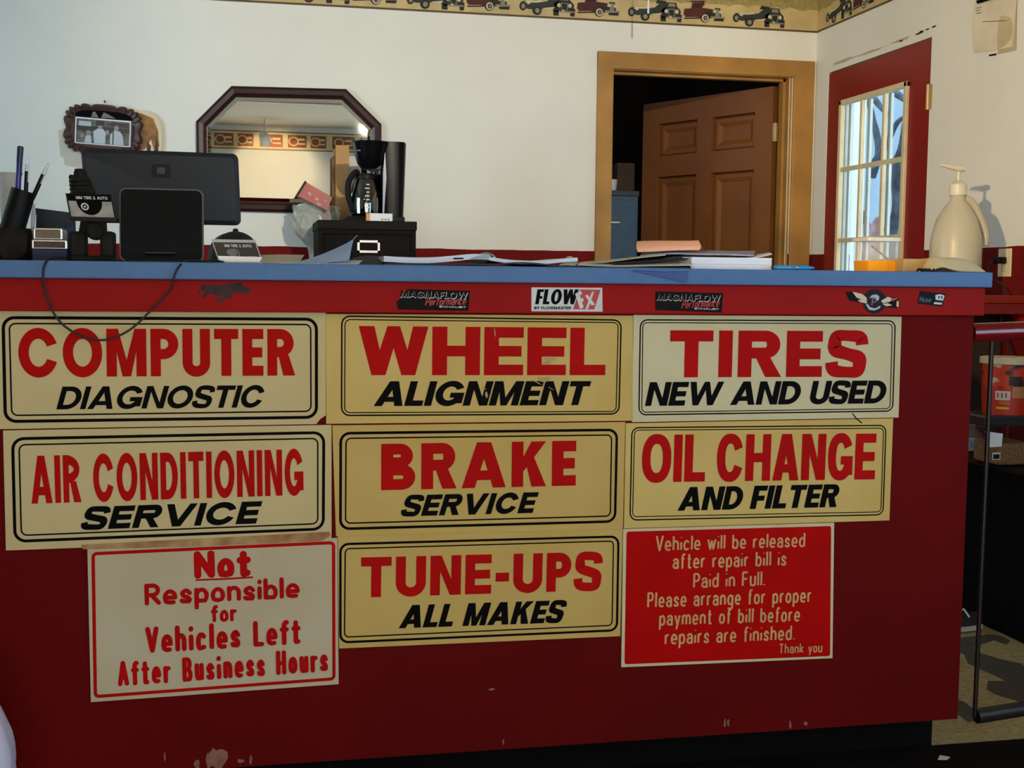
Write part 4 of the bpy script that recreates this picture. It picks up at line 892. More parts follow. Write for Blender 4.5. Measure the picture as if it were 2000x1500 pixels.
sp_ = thing('sweetener_packet', 'small white carton with an orange end in front of the coffee maker', 'packet', ((p.x + p2.x) / 2, 2.79, zt))
MB().box((p.x + .014, 2.76, zt), (p2.x, 2.785, p2.z), .001).build('carton', M_WHITE, sp_); MB().box((p.x, 2.76, zt), (p.x + .0135, 2.785, p2.z), .001).build('orange_end', mat('orange_print', (222, 140, 80), .5), sp_)
b = MB(); b.flat([rect(p2.x - .045 + .012 * k, zt + .006, p2.x - .037 + .012 * k, zt + .012) for k in range(3)], lambda u, v, d: (u, 2.7595, v)); b.build('print', M_STG, sp_)

# tan board leaning behind the coffee maker and a white slip behind it
p = at(656, 430, 3.29); p1 = at(682, 284, 3.29)
bx = thing('cardboard_sheet', 'tall tan cardboard panel standing behind the carafe handle', 'cardboard', ((p.x + p1.x) / 2, 3.2, zb))
MB().box((p.x, 3.29, zb), (p1.x, 3.315, p1.z), .001).build('face_panel', mat('tan_cardboard', (196, 150, 94), .7, noise_amt=.08), bx); p = at(650, 390, 3.32); MB().box((p.x - .004, 3.32, zb), (p.x + .02, 3.338, at(650, 305, 3.32).z)).build('reflection_strip', mat('reflected_trim_brown', (128, 92, 50), .8), bx)  # brown strip stands in for door trim reflected in the mirror
p = at(690, 305, 3.34); tag(rebase(MB().box((p.x - .03, 3.342, zb), (p.x + .035, 3.348, p.z)).build('white_card', M_WHITE), (p.x, 3.243, zb)), 'white card standing between the tan panel and the coffee maker', 'card')

# grey plastic bag with a red packet sticking out of it
yk = 3.2; pb = at(612, 430, yk); zt_b = at(610, 398, yk).z
bg = MB(); nb = 26; bm = bmesh.new(); bmesh.ops.create_icosphere(bm, subdivisions=4, radius=1)
wd = (at(660, 420, yk).x - at(572, 420, yk).x) / 2; cxg = (at(660, 420, yk).x + at(575, 420, yk).x) / 2
for v in bm.verts:
    z = v.co.z; t_ = (z + 1) / 2
    nn = noise.noise(v.co * 3.1) * .20 + noise.noise(v.co * 8) * .08 + .05 * abs(math.sin(v.co.x * 14))
    zz = t_ ** .55
    k = .34 if zz < .42 else (.34 + .66 * min(1, (zz - .42) / .22))
    fl = math.hypot(v.co.x, v.co.y) or 1e-6; ro = min(1, fl * 1.6) / fl
    v.co = Vector((v.co.x * ro * wd * k * (1 + nn) + cxg + (.0 if zz < .5 else 0), yk + v.co.y * ro * .06 * k * (1 + nn), max(zb, zb + (zt_b - zb) * zz + nn * .07 * (1 if zz > .3 else 0))))
bg.bm(bm); o = bg.build('plastic_bag', mat('grey_translucent_plastic', (170, 168, 156), .25, noise_amt=.12, noise_scale=25, bump=.5), smooth=True, angle=60)
tag(rebase(o, (cxg, yk, zb)), 'crumpled pale grey plastic bag holding the red packet, left of the file box', 'bag')
c0 = at(615, 384, yk - .09); rp = thing('red_packet', 'red packet sticking slanted out of the grey plastic bag', 'packet', (c0.x, yk - .09, c0.z - .05))
ang = -.47; FR = lambda u, v, d: (c0.x + u * math.cos(ang) - v * math.sin(ang), yk - .09 - d, c0.z + u * math.sin(ang) + v * math.cos(ang))
MB().prism([(-.068, -.034), (.072, -.030), (.066, .03), (-.06, .036)], FR, -.02, .02).build('packet', mat('red_foil', (168, 32, 28), .35, noise_amt=.15, noise_scale=14), rp); MB().prism([(-.074, -.036), (-.064, -.036), (-.058, .038), (-.068, .038)], FR, -.022, .022).build('dark_end', M_BLACK, rp)
b = MB()
for uu, vv, ww in ((-.025, -.004, .014), (.012, -.010, .012), (.03, -.024, .022), (.048, .0, .006)): b.flat(ribbon(spline([(uu - ww / 2, vv), (uu - ww / 4, vv + .008), (uu, vv - .003), (uu + ww / 4, vv + .006), (uu + ww / 2, vv)], 4), .0025), FR, .0205)
b.build('pale_script', M_PAPER, rp)

# ================================================================= things on the counter
def U(px, y=.15, py=500): return at(px, py, y).x
def V(py, y=.15, px=300): return at(px, py, y).z
def yplane(y): return lambda u, v, d: (u, y - d, v)
def rrect(x0, z0, x1, z1, r_, n=6):
    out = []
    for cx, cz, a0 in ((x1 - r_, z0 + r_, -90), (x1 - r_, z1 - r_, 0), (x0 + r_, z1 - r_, 90), (x0 + r_, z0 + r_, 180)): out += arc(cx, cz, r_, r_, a0, a0 + 90, n)
    return out
# --- monitor seen from behind
ym = .62
Qm = [at(px, py, ym) for px, py in ((157, 289), (465, 300), (471, 440), (170, 434))]
mn = thing('monitor', 'dark slate monitor seen from behind, on the left of the counter', 'monitor', ((Qm[0].x + Qm[1].x) / 2, ym, ZT))
M_SLATE = mat('slate_monitor_back', (40, 43, 50), .5, spec=.4, noise_amt=.03)
Q2d = [Vector((q.x, q.z)) for q in Qm]; RQ = [tuple(a) for a in rquad([Q2d[3], Q2d[2], Q2d[1], Q2d[0]], .014)]
cxm_, czm = sum(q.x for q in Q2d) / 4, sum(q.y for q in Q2d) / 4
b = MB(); RQi = [tuple(a) for a in rquad(inset([Q2d[3], Q2d[2], Q2d[1], Q2d[0]], .010), .012)]
n = len(RQ); vs = [(u, ym + .022, v) for u, v in RQ] + [(u, ym + .006, v) for u, v in RQ] + [(u, ym, v) for u, v in RQi]
fs = [list(range(n))[::-1], [2 * n + i for i in range(n)]]
for k in range(2):
    for i in range(n): fs.append((k * n + i, k * n + (i + 1) % n, (k + 1) * n + (i + 1) % n, (k + 1) * n + i))
b.add(vs, fs); b.build('casing', M_SLATE, mn, smooth=True, angle=25)
MB().prism([tuple(a) for a in RQi], yplane(ym), -.0235, -.0225).build('screen', M_BLACKG, mn)
e0 = at(296, 320, ym); e1 = at(333, 347, ym)
b = MB(); b.prism(rrect(e0.x, e1.z, e1.x, e0.z, .006), yplane(ym), -.001, .0015); b.build('mount_cover', M_BLACK, mn)
b = MB(); b.prism(rrect(e0.x + .012, e1.z + .008, e1.x - .012, e0.z - .008, .003), yplane(ym), .0014, .0022); b.build('emblem', mat('dark_emblem', (40, 44, 52), .4), mn)
b = MB(); b.box((cxm_ - .03, ym + .005, ZT + .01), (cxm_ + .03, ym + .03, czm), .004); b.build('stand_neck', M_BLACK, mn)
b = MB(); b.box((cxm_ - .11, ym - .06, ZT), (cxm_ + .11, ym + .10, ZT + .010), .003); b.build('stand_base', M_BLACK, mn)
# --- square black display standing in front of it
yd = .13
D0 = at(231, 365, yd); D1 = at(398, 506, yd)
dv = thing('customer_display', 'black rounded square display standing in front of the slate monitor', 'display', ((D0.x + D1.x) / 2, yd, ZT))
x0d, x1d, z1d = D0.x, D1.x, D0.z
def tilt(u, v, d): return (u, yd - d + (v - ZT) * .12, v)
b = MB(); b.prism(rrect(x0d, ZT + .002, x1d, z1d, .012), tilt, -.012, -.002); b.build('rim', mat('grey_rim', (88, 90, 92), .4), dv)
b = MB(); b.prism(rrect(x0d + .003, ZT + .005, x1d - .003, z1d - .003, .011), tilt, -.002, .004); b.build('back_cover', mat('soft_black_plastic', (13, 13, 14), .6, spec=.15), dv)
s0 = at(285, 494, yd); s1 = at(342, 501, yd); b = MB(); b.prism(rrect(s0.x, s1.z, s1.x, s0.z, .002), tilt, .004, .0048); b.build('slot', M_BLACKM, dv); b = MB(); b.box((s0.x - .001, yd - .0062, s0.z + .0), (s1.x + .001, yd - .004, s0.z + .0008)); b.build('slot_edge', M_STG, dv)
b = MB(); b.box((x0d + .01, yd - .004, ZT), (x1d - .01, yd + .07, ZT + .006), .002); b.build('stand_foot', M_BLACK, dv)

# --- cord looping over the counter edge
pts = []
for px, py, y in ((140, 503, .10), (118, 503, .05), (101, 504, -.005), (91, 511, -.034), (85, 524, -.041), (84, 544, -.042), (87, 565, -.040), (95, 590, -.040), (107, 615, -.040), (125, 636, -.040), (150, 652, -.040), (178, 662, -.040), (205, 664, -.040), (232, 656, -.040), (258, 641, -.040), (282, 619, -.040), (305, 596, -.040), (323, 577, -.040), (335, 560, -.040), (339, 545, -.042), (343, 532, -.041), (351, 519, -.036), (364, 511, -.018), (385, 509, .0), (402, 511, .02), (418, 508, .04), (432, 511, .06), (440, 511, .16)):
    p = at(px, py, y); pts.append((p.x, p.y, max(p.z, ZT + .0025) if y > -.03 else p.z))
b = MB(); b.tube(spline(pts, 4), .0021, 8); o = b.build('loose_cable', mat('black_cord', (20, 19, 19), .5), smooth=True)
tag(rebase(o, pts[12]), 'thin black cord hanging in a loop over the counter edge and the COMPUTER sign', 'cord')

# --- business card details shared by both holders
def card_face(root, FN, w_, h_, d, dark):
    b = MB(); b.prism(rect(0, 0, w_, h_), FN, d, d + .0005)
    b.build('business_card', mat('silver_card', (170, 164, 158), .3, noise_amt=.25, noise_scale=40) if not dark else mat('brown_card', (56, 46, 44), .4), root)
    return d + .0008
def put_text(root, polys, FN, x_, y_, h_, d, m, name):
    b = MB(); b.flat([[(x_ + u * h_, y_ + v * h_) for u, v in p] for p in polys], FN, d, .00002); return b.build(name, m, root, fixn=False)
MMT = lambda W: caps_line('MM TIRE & AUTO', W, .20, .2, gap=.1, space=.3)
# --- welded iron figure holding a card
yk1 = .13
k0 = at(178, 505, yk1)
kf = thing('card_holder_figure', 'welded figure of rusty iron parts with a spring head holding a business card', 'card holder', (k0.x, yk1, ZT))
kx = k0.x; 
def K(px, py, y=yk1): return at(px, py, y)
b = MB(); a0, a1 = K(135, 506), K(222, 506)
b.box((a0.x, yk1 - .01, ZT), (a1.x, yk1 + .06, ZT + .012), .004)
for xa, xb in ((136, 166), (196, 222)):
    A0, A1 = K(xa, 505), K(xb, 452)
    b.box((A0.x, yk1 - .006, ZT + .008), (A1.x, yk1 + .05, A1.z), .005)
b.build('yoke_base', M_IRON, kf)
b = MB(); c1, c2 = K(161, 430), K(205, 430); zt2 = K(180, 428).z; zb2 = K(180, 462).z
b.prism([(K(152, 462).x, zb2), (K(206, 462).x, zb2), (K(204, 436).x, zt2), (K(158, 436).x, zt2)], yplane(yk1 + .02), -.02, .02); b.build('body_block', M_IRON, kf)
cc = K(188, 450); b = MB(); b.lathe([(0, 0), (.019, 0), (.019, .010), (.015, .014), (.014, .012), (0, .011)], (cc.x, yk1 + .0, cc.z), 24, Matrix.Rotation(PI / 2, 4, 'X')); b.build('round_boss', M_IRON, kf, smooth=True)
b = MB(); r_ = .017; cs = K(153, 340); z0_, z1_ = K(155, 376).z, K(152, 340).z; hel = []
for i in range(90):
    t_ = i / 89; a = t_ * 4.5 * 2 * PI; rr = r_ * (1.18 - .32 * t_); hel.append((cs.x + .006 - .008 * t_ + rr * math.cos(a), yk1 + .03 + rr * math.sin(a), z0_ - .004 + (z1_ - z0_) * t_))
b.tube(hel, .0055, 8); b.build('spring_head', M_IRON, kf, smooth=True)
b = MB(); b.lathe([(.014, z0_ - .03), (.016, z0_), (.013, z1_), (.012, z1_ + .006), (.010, z1_ + .012), (0, z1_ + .013)], (cs.x, yk1 + .03, 0), 16); b.build('spring_core', M_IRON, kf, smooth=True)
b = MB(); b.tube([(cs.x + .004, yk1 + .03, z0_ - .01), (cc.x - .006, yk1 + .03, zt2 - .002)], .013, 12); b.build('neck', M_IRON, kf, smooth=True)
ca, cb, ct_ = K(140, 427, .085), K(224, 429, .085), K(130, 378, .085)
ux = (cb - ca); ux.y = 0; wK = ux.length; ux.normalize(); uv = (ct_ - ca); uv.y = 0; hK = uv.length; uv.normalize()
FNK = lambda u, v, d: (ca.x + ux.x * u + uv.x * v, .085 - d + .12 * v, ca.z + ux.z * u + uv.z * v)
b = MB(); b.prism(rect(-.003, -.004, wK + .003, .004), FNK, -.012, .003); b.prism(rect(-.003, -.002, wK + .002, hK + .001), FNK, -.006, -.002); b.build('card_tray', M_BLACK, kf)
b = MB(); b.tube([FNK(wK * .5, hK * .45, -.005), (cc.x - .005, yk1 + .02, K(180, 420).z)], .007, 10); b.build('tray_bracket', M_IRON, kf)
d = card_face(kf, FNK, wK, hK, -.002, False)
b = MB(); b.flat([rect(0, hK * .72, wK, hK)], FNK, d); b.build('card_header', M_BLACKM, kf)
b = MB(); b.flat([arc(wK * .48, hK * .74, wK * .30, hK * .58, 180, 360, 24)], FNK, d + .0002); b.build('card_tyre', M_BLACKM, kf)
b = MB(); b.flat(strip(arc(wK * .36, hK * .50, .007, .007, 0, 360, 20), arc(wK * .36, hK * .50, .0045, .0045, 0, 360, 20)) + [ellp(wK * .36, hK * .5, .002, .002)], FNK, d + .0004, .00001); b.build('card_hub', M_STW, kf)
put_text(kf, MMT(wK * .74 / (hK * .12)), FNK, wK * .19, hK * .80, hK * .12, d + .0003, M_STW, 'card_lettering')

# --- clear card stand with silver tray
yk2 = .11; a_, b_, t_ = at(430, 513, yk2), at(511, 515, yk2), at(414, 466, yk2)
ch = thing('card_stand', 'clear card stand with a silver tray and a dark card reading MM TIRE & AUTO', 'card holder', ((a_.x + b_.x) / 2, yk2, ZT))
uv = (t_ - a_); hC = uv.z; lean = (t_.x - a_.x) / hC; wC = at(497, 470, yk2).x - t_.x
FNC = lambda u, v, d: (a_.x + u + lean * v, yk2 + .012 - d + .25 * v, ZT + v)
b = MB(); b.prism(rect(-.002, .0, wC + .002, hC + .001), FNC, -.004, -.002); b.build('clear_back', mat('clear_acrylic', (200, 198, 192), .2, noise_amt=.1), ch)
d = card_face(ch, FNC, wC, hC * .9, -.0019, True)
put_text(ch, MMT(wC * .70 / (hC * .13)), FNC, wC * .24, hC * .70, hC * .12, d, M_STW, 'card_lettering')
b = MB(); b.flat([ellp(wC * .36, hC * .46, .010, .0075)], FNC, d); b.flat(strip(arc(wC * .42, hC * .44, .010, .009, 0, 360, 20), arc(wC * .42, hC * .44, .0075, .0065, 0, 360, 20)), FNC, d + .0003); b.flat([ellp(wC * .42, hC * .44, .005, .0045)], FNC, d + .0003); b.build('card_tyre', M_STG, ch, fixn=False)
b = MB(); b.flat([rect(wC * .7, hC * .28, wC * .92, hC * .33)], FNC, d); b.build('card_small_print', M_STG, ch)
b = MB(); b.box((a_.x - .002, yk2 - .012, ZT), (b_.x, yk2 + .010, ZT + .003)); b.prism([(a_.x - .001, ZT + .002), (b_.x - .004, ZT + .002), (b_.x + .001, at(500, 502, yk2).z), (a_.x - .004, at(430, 500, yk2).z)], yplane(yk2), .010, .012); b.build('silver_tray', mat('satin_silver', (176, 170, 164), .35, metal=.7), ch)
# --- dark cap behind the card stand
yq = .30; q0, q1, qt = at(408, 505, yq), at(507, 505, yq), at(460, 447, yq)
cp = thing('baseball_cap', 'black cap with a button lying behind the clear card stand', 'cap', ((q0.x + q1.x) / 2, yq, ZT))
cxq = qt.x; hq = qt.z - ZT
bm = bmesh.new(); bmesh.ops.create_uvsphere(bm, u_segments=32, v_segments=20, radius=1)
bmesh.ops.delete(bm, geom=[v for v in bm.verts if v.co.z < -.02], context='VERTS')
for v in bm.verts: v.co = Vector((cxq + v.co.x * .052, yq + v.co.y * .075, ZT + .001 + max(v.co.z, 0) ** .8 * (hq - .006)))
MB().bm(bm).build('crown', mat('black_cloth', (34, 34, 36), .85, noise_amt=.15, noise_scale=60), cp, smooth=True)
bm = bmesh.new(); bmesh.ops.create_uvsphere(bm, u_segments=24, v_segments=16, radius=1); bmesh.ops.delete(bm, geom=[v for v in bm.verts if v.co.z < -.02 or v.co.x > .1], context='VERTS')
for v in bm.verts: v.co = Vector((cxq - .006 + v.co.x * .052, yq + .012 + v.co.y * .07, ZT + .001 + max(v.co.z, 0) ** .7 * (hq - .008)))
MB().bm(bm).build('mesh_back', mat('grey_mesh', (96, 96, 90), .85, noise_amt=.15, noise_scale=80), cp, smooth=True)
MB().lathe([(.006, -.003), (.005, .003), (0, .004)], (cxq, yq, ZT + hq - .003), 12).build('button', M_BLACK, cp, smooth=True)
MB().grid(lambda u, v: (cxq - .045 + .09 * u, yq + .05 + v * (.05 + .03 * math.sin(PI * u)), ZT + .004 + .006 * math.sin(PI * u)), 12, 6, .002).build('brim', M_BLACK, cp, smooth=True)

# --- pen cup of welded iron, with pens
ypc = .16
def C(px, py, y=ypc): return at(px, py, y)
base, topc = C(22, 455), C(46, 372)
pcup = thing('pen_cup', 'black tilted pen cup welded on a rough iron base', 'pen cup', (base.x, ypc, ZT))
ax = (topc - base); ax.y = 0; L_ = ax.length; Mx = ax.normalized().to_track_quat('Z', 'Y').to_matrix().to_4x4(); rc = (C(72, 372).x - C(22, 372).x) / 2 * .98
b = MB(); b.lathe([(0, .0), (rc * 1.04, .0), (rc * 1.04, .01), (rc, .012), (rc, L_), (rc - .003, L_), (rc - .003, .02), (0, .018)], base, 36, Mx); b.build('cup', mat('black_enamel', (13, 13, 15), .5, spec=.2), pcup, smooth=True)
b = MB(); bm = bmesh.new(); bmesh.ops.create_icosphere(bm, subdivisions=4, radius=1); bw = (C(60, 470).x - C(-8, 470).x) / 2; bh = C(20, 446).z - ZT
for v in bm.verts:
    nn = 1 + .16 * noise.noise(v.co * 2.3); kx_ = 1 if abs(v.co.z) < .6 else .9
    v.co = Vector((C(26, 470).x + max(-1, min(1, v.co.x * 1.5 * nn)) * bw, ypc + max(-1, min(1, v.co.y * 1.25)) * .028, ZT + bh / 2 + max(-1, min(1, v.co.z * 1.6 * nn)) * bh / 2))
b.bm(bm); b.build('iron_base', M_IRON, pcup, smooth=True, angle=60)
b = MB(); b.lathe([(rc * 1.02, -.004), (rc * 1.10, .0), (rc * 1.02, .005)], base, 30, Mx); b.build('weld_bead', mat('grey_weld', (92, 90, 86), .5, metal=.6, noise_scale=90, bump=.3), pcup, smooth=True)
def pen(px0, py0, px1, py1, r_, y, label, m1, m2, capm=None, name='pen'):
    a, b_ = at(px0, py0, y), at(px1, py1, y); ro = thing(name, label, 'pen', tuple(a), 'pens in the black cup')
    d = b_ - a; L = d.length; M = d.normalized().to_track_quat('Z', 'Y').to_matrix().to_4x4()
    MB().lathe([(0, 0), (r_ * .5, .002), (r_, .015), (r_, L * .72), (0, L * .72)], a, 14, M).build('barrel', m1, ro, smooth=True)
    if capm: MB().lathe([(r_ * 1.1, L * .70), (r_ * 1.15, L * .98), (r_ * .8, L * .995), (0, L)], a, 14, M).build('pen_cap', capm, ro, smooth=True)
    else:
        MB().lathe([(r_ * 1.02, L * .72), (r_ * .8, L * .86), (0, L * .862)], a, 14, M).build('collar', m2, ro, smooth=True); MB().lathe([(r_ * .42, L * .86), (r_ * .42, L * .985), (0, L)], a, 10, M).build('push_button', M_SILVER, ro, smooth=True)
    s_ = M @ Vector((r_ * 1.25, 0, 0)) if False else Vector((r_ * .9, -r_ * .8, 0))
    MB().tube([a + d * .50 + s_, a + d * .86 + s_], r_ * .32, 8).build('clip', m2, ro)
M_BLUEP = mat('royal_blue_plastic', (34, 44, 128), .25); M_NAVY = mat('dark_navy_plastic', (24, 26, 62), .3)
pen(33, 400, 40, 285, .0052, ypc, 'blue capped pen standing tallest in the black cup', M_BLUEP, M_BLUEP, M_NAVY)
pen(49, 405, 54, 307, .0040, ypc + .004, 'black and white click pen standing upright beside the blue pen', M_BLACK, M_WHITE)
pen(58, 400, 95, 318, .0042, ypc - .004, 'black and white click pen leaning right in the black cup', M_BLACK, M_WHITE)
# pale cup behind the pen cup
yw = .30; w0 = at(22, 338, yw); 
wc = thing('paper_cup', 'pale tapered cup half hidden behind the pen cup at the left edge', 'cup', (at(15, 500, yw).x, yw, ZT)); hw = w0.z - ZT; cxw = at(20, 400, yw).x
MB().lathe([(0, 0), (.014, 0), (.022, hw * .96), (.025, hw), (.022, hw), (.013, .004), (0, .004)], (cxw, yw, ZT), 28).build('cup_body', mat('pale_cup', (206, 204, 196), .5), wc, smooth=True)
# --- small stack of two boxes of blades and a blue book below
yz = .10
Z_ = lambda px, py: at(px, py, yz)
def smallbox(pa, pb, label, mend, name, base_z, grp=None):
    a, b_ = Z_(*pa), Z_(*pb); z0 = base_z; z1 = a.z
    ro = thing(name, label, 'box', ((a.x + b_.x) / 2, yz, z0), grp); e = .0025
    MB().box((a.x, yz, z0), (b_.x, yz + .06, z1), .002).build('metal_case', M_SILVER, ro); MB().box((a.x + .004, yz - .0012, z0 + e), (b_.x - .004, yz + .002, z1 - e)).build('end_panel', mend, ro)
    return z1
bk = thing('book', 'dark blue book lying under the two small cases beside the iron figure', 'book', (Z_(98, 500).x, yz, ZT)); zbk = Z_(98, 487).z
MB().box((Z_(64, 500).x, yz - .006, ZT), (Z_(131, 500).x, yz + .085, zbk), .0015).build('cover', mat('navy_cover', (28, 36, 72), .5), bk); MB().box((Z_(66, 500).x, yz - .0065, ZT + .003), (Z_(129, 500).x, yz + .08, zbk - .003)).build('pages', mat('page_edges_blue', (34, 40, 66), .7), bk)
z1_ = smallbox((61, 468), (132, 487), 'lower small chrome edged case with a brown end, on the blue book', mat('brown_end', (92, 62, 50), .6, noise_amt=.3, noise_scale=60), 'small_case', zbk, 'small cases stacked beside the iron figure')
smallbox((64, 445), (123, 468), 'upper small chrome edged case with a tan end, topmost of the two', mat('tan_end', (128, 108, 82), .6, noise_amt=.2, noise_scale=60), 'small_case', z1_, 'small cases stacked beside the iron figure')
# --- blue folder leaning at the back and a white pen against it
yf = .34; F_ = [at(px, py, yf) for px, py in ((66, 406), (146, 416), (150, 511), (62, 511))]
fo = thing('folder', 'dark blue folder standing behind the small cases', 'folder', ((F_[2].x + F_[3].x) / 2, yf, ZT))
MB().prism([(F_[3].x, ZT), (F_[2].x, ZT), (F_[1].x, F_[1].z), (F_[0].x, F_[0].z)], yplane(yf), -.006, 0).build('cover', mat('navy_folder', (30, 36, 52), .5), fo)
MB().prism([(at(118, 505, yf).x, ZT + .003), (at(148, 505, yf).x, ZT + .003), (at(146, 440, yf).x, at(146, 440, yf).z), (at(124, 450, yf).x, at(124, 450, yf).z)], yplane(yf), .0, .002).build('blue_sheet', mat('blue_sheet', (44, 66, 128), .5), fo)
a = at(66, 398, .22); b_ = at(64, 436, .22); wp = thing('pen', 'white pen leaning against the dark blue folder, right of the pen cup', 'pen', (b_.x, .22, ZT)); lo = Vector((at(62, 512, .22).x, .22, ZT + .004))
MB().tube([lo, lo.lerp(a, .85), a], [.0045, .0045, .002], 10).build('barrel', M_WHITE, wp, smooth=True); MB().tube([lo.lerp(a, .45) + Vector((.005, -.003, 0)), lo.lerp(a, .8) + Vector((.005, -.003, 0))], .0016, 6).build('clip', M_SILVER, wp)

# ================================================================= papers and other things on the right part of the counter
def sheet(name, label, P, m, th=.0006, cat='paper', group=None, nu=14, nv=8, y=.2):
    """P: rows (front to back) of picture places with a depth each; a smooth bent sheet through them"""
    rows = [[tuple(at(px, py, yy)) for px, py, yy in r_] for r_ in P]
    rows = [[(x, y_, max(z, ZT + .0008)) for x, y_, z in r_] for r_ in rows]
    rs = [spline(r_, 5) for r_ in rows]; cols = list(zip(*rs)); cs = [spline(list(c_), 4) if len(c_) > 1 else list(c_) for c_ in cols]
    nu_, nv_ = len(cs) - 1, len(cs[0]) - 1
    o = MB().grid(lambda u, v: cs[round(u * nu_)][round(v * nv_)], nu_, nv_, th).build(name, m, smooth=True, angle=60)
    c0 = Vector(rows[0][len(rows[0]) // 2]); return tag(rebase(o, c0), label, cat, group)
def stack(name, label, m, m2, x0, x1, y0, y1, z0, z1, sheets, rot=0, cat='papers'):
    cx, cy = (x0 + x1) / 2, (y0 + y1) / 2; ro = thing(name, label, cat, (cx, cy, z0)); r = random.Random(len(label)); c, s_ = math.cos(rot), math.sin(rot)
    n = sheets; b = MB()
    for k in range(n):
        a, bb = z0 + (z1 - z0) * k / n, z0 + (z1 - z0) * (k + .96) / n; dx, dy = r.uniform(-.0012, .0012), r.uniform(-.001, .001)
        q = [((x - cx) * c - (y - cy) * s_ + cx + dx, (x - cx) * s_ + (y - cy) * c + cy + dy) for x, y in ((x0, y0), (x1, y0), (x1, y1), (x0, y1))]
        b.prism(q, lambda u, v, d: (u, v, d), a, bb)
    b.build('sheets', m, ro); ro.location = (cx, cy, z0)
    return ro
M_BPAPER = mat('blue_white_paper', (222, 228, 244), .6, noise_amt=.02); M_LBLUE = mat('light_blue_sheet', (170, 200, 246), .6, noise_amt=.03)
M_CARBON = mat('blue_carbon_paper', (54, 84, 150), .5); M_DKF = mat('dark_folder', (38, 36, 44), .6, spec=.2); M_PINK = mat('pink_paper', (236, 176, 150), .65, noise_amt=.03)
sheet('paper_sheet', 'white printed sheet lying beside the clear card stand', [[(512, 514, .13), (550, 514, .13), (585, 512, .13)], [(508, 498, .34), (550, 497, .34), (594, 498, .34)]], M_PAPER)
sheet('paper_sheet', 'light blue sheet curling up to a point in front of the file box', [[(536, 516, .05), (600, 515, .05), (640, 512, .05), (682, 507, .05)], [(560, 515, .14), (630, 500, .14), (676, 482, .14), (690, 468, .14)], [(580, 514, .20), (640, 492, .20), (682, 472, .20), (699, 459, .20)]], M_LBLUE)
sheet('paper_sheet', 'pale sheet lying flat under the curling light blue sheet', [[(545, 516, .02), (620, 517, .02), (700, 517, .02)], [(560, 512, .15), (620, 511, .15), (710, 507, .15)]], M_BPAPER)
sheet('paper_pad', 'dark pad lying between the light blue sheet and the open binder', [[(690, 516, .06), (740, 516, .06), (790, 517, .06)], [(688, 504, .2), (720, 499, .2), (752, 502, .2)]], M_DKF, .004, 'pad')
# open ring binder
bi = thing('ring_binder', 'open dark ring binder with white pages in the middle of the counter', 'binder', (at(930, 515, .2).x, .2, ZT))
xb0, xb1, xm = at(745, 510, .1).x, at(1135, 515, .1).x, at(950, 500, .1).x
def bz(u): return .002 + .012 * math.exp(-((u - .52) / .1) ** 2)
MB().grid(lambda u, v: (xb0 + (xb1 - xb0) * u, .04 + .30 * v, ZT + .0035 + (.006 * math.sin(u * 7) ** 2 if u > .5 else .004 * u)), 24, 2, .003).build('cover', mat('navy_binder', (34, 36, 54), .5), bi, smooth=True)
def page(px0, px1, pys, name, m, y0=.06, y1=.32, th=.006):
    n = len(pys); xs = [px0 + (px1 - px0) * i / (n - 1) for i in range(n)]
    top = spline([tuple(at(x, py, y0)) for x, py in zip(xs, pys)], 5)
    MB().grid(lambda u, v: (top[round(u * (len(top) - 1))][0], y0 + (y1 - y0) * v, max(top[round(u * (len(top) - 1))][2], ZT + .0062)), len(top) - 1, 2, th if th < .003 else th).build(name, m, bi, smooth=True, angle=50)
page(750, 958, (500, 502, 503, 502, 499, 496, 497), 'page_block', M_BPAPER, th=.011); page(958, 1128, (502, 507, 509, 509, 506, 503), 'page_block', M_BPAPER, th=.007)
b = MB()
for y_ in (.10, .19, .28):
    c0 = at(950, 506, y_); b.tube([(c0.x + .017 * math.cos(a), y_, c0.z + .010 * math.sin(a) + .002) for a in [i * PI / 10 for i in range(11)]], .0016, 8)
b.build('rings', M_SILVER, bi, smooth=True)
c0 = at(885, 504, .058); b = MB(); b.tube([(c0.x, .054, c0.z - .001), (c0.x + .02, .054, c0.z - .0005)], .0014, 6); b.build('pen_loop', M_INK, bi)
sheet('paper_scrap', 'small crumpled pale scrap of paper near the right edge of the binder', [[(1092, 518, .05), (1108, 517, .05), (1125, 519, .05)], [(1098, 509, .12), (1112, 500, .12), (1128, 507, .12)]], M_PAPER, .0005, 'paper')
sheet('plastic_scrap', 'torn clear scrap lying on the binder rings', [[(916, 515, .035), (935, 514, .035), (950, 513, .035)], [(918, 505, .05), (936, 499, .05), (962, 493, .05)]], M_CLEAR, .0005, 'scrap')
# loose dark folders and cream forms
sheet('folder', 'dark folder lowest in the loose pile near the counter edge', [[(1140, 521, .0), (1220, 526, .0), (1300, 530, .0), (1348, 528, .0)], [(1150, 513, .25), (1220, 512, .25), (1290, 512, .25), (1345, 510, .25)]], M_DKF, .003, 'folder')
sheet('form_sheets', 'cream forms fanned out on the dark folder', [[(1128, 516, .03), (1200, 519, .03), (1270, 518, .03), (1350, 517, .03)], [(1150, 510, .24), (1220, 507, .24), (1280, 501, .24), (1340, 498, .24)]], M_PAPER, .002, 'papers')
sheet('form_sheets', 'cream and black forms on top of the fanned pile', [[(1195, 514, .05), (1240, 512, .05), (1290, 508, .05), (1332, 503, .05)], [(1200, 508, .22), (1250, 501, .22), (1290, 497, .22), (1335, 494, .22)]], M_DKF, .002, 'papers')
sheet('form_sheets', 'long cream form sticking out to the left of the pile', [[(1122, 514, .08), (1180, 512, .08), (1250, 503, .08), (1300, 498, .08)], [(1140, 511, .2), (1190, 507, .2), (1260, 499, .2), (1300, 495, .2)]], M_PAPER, .001, 'papers')
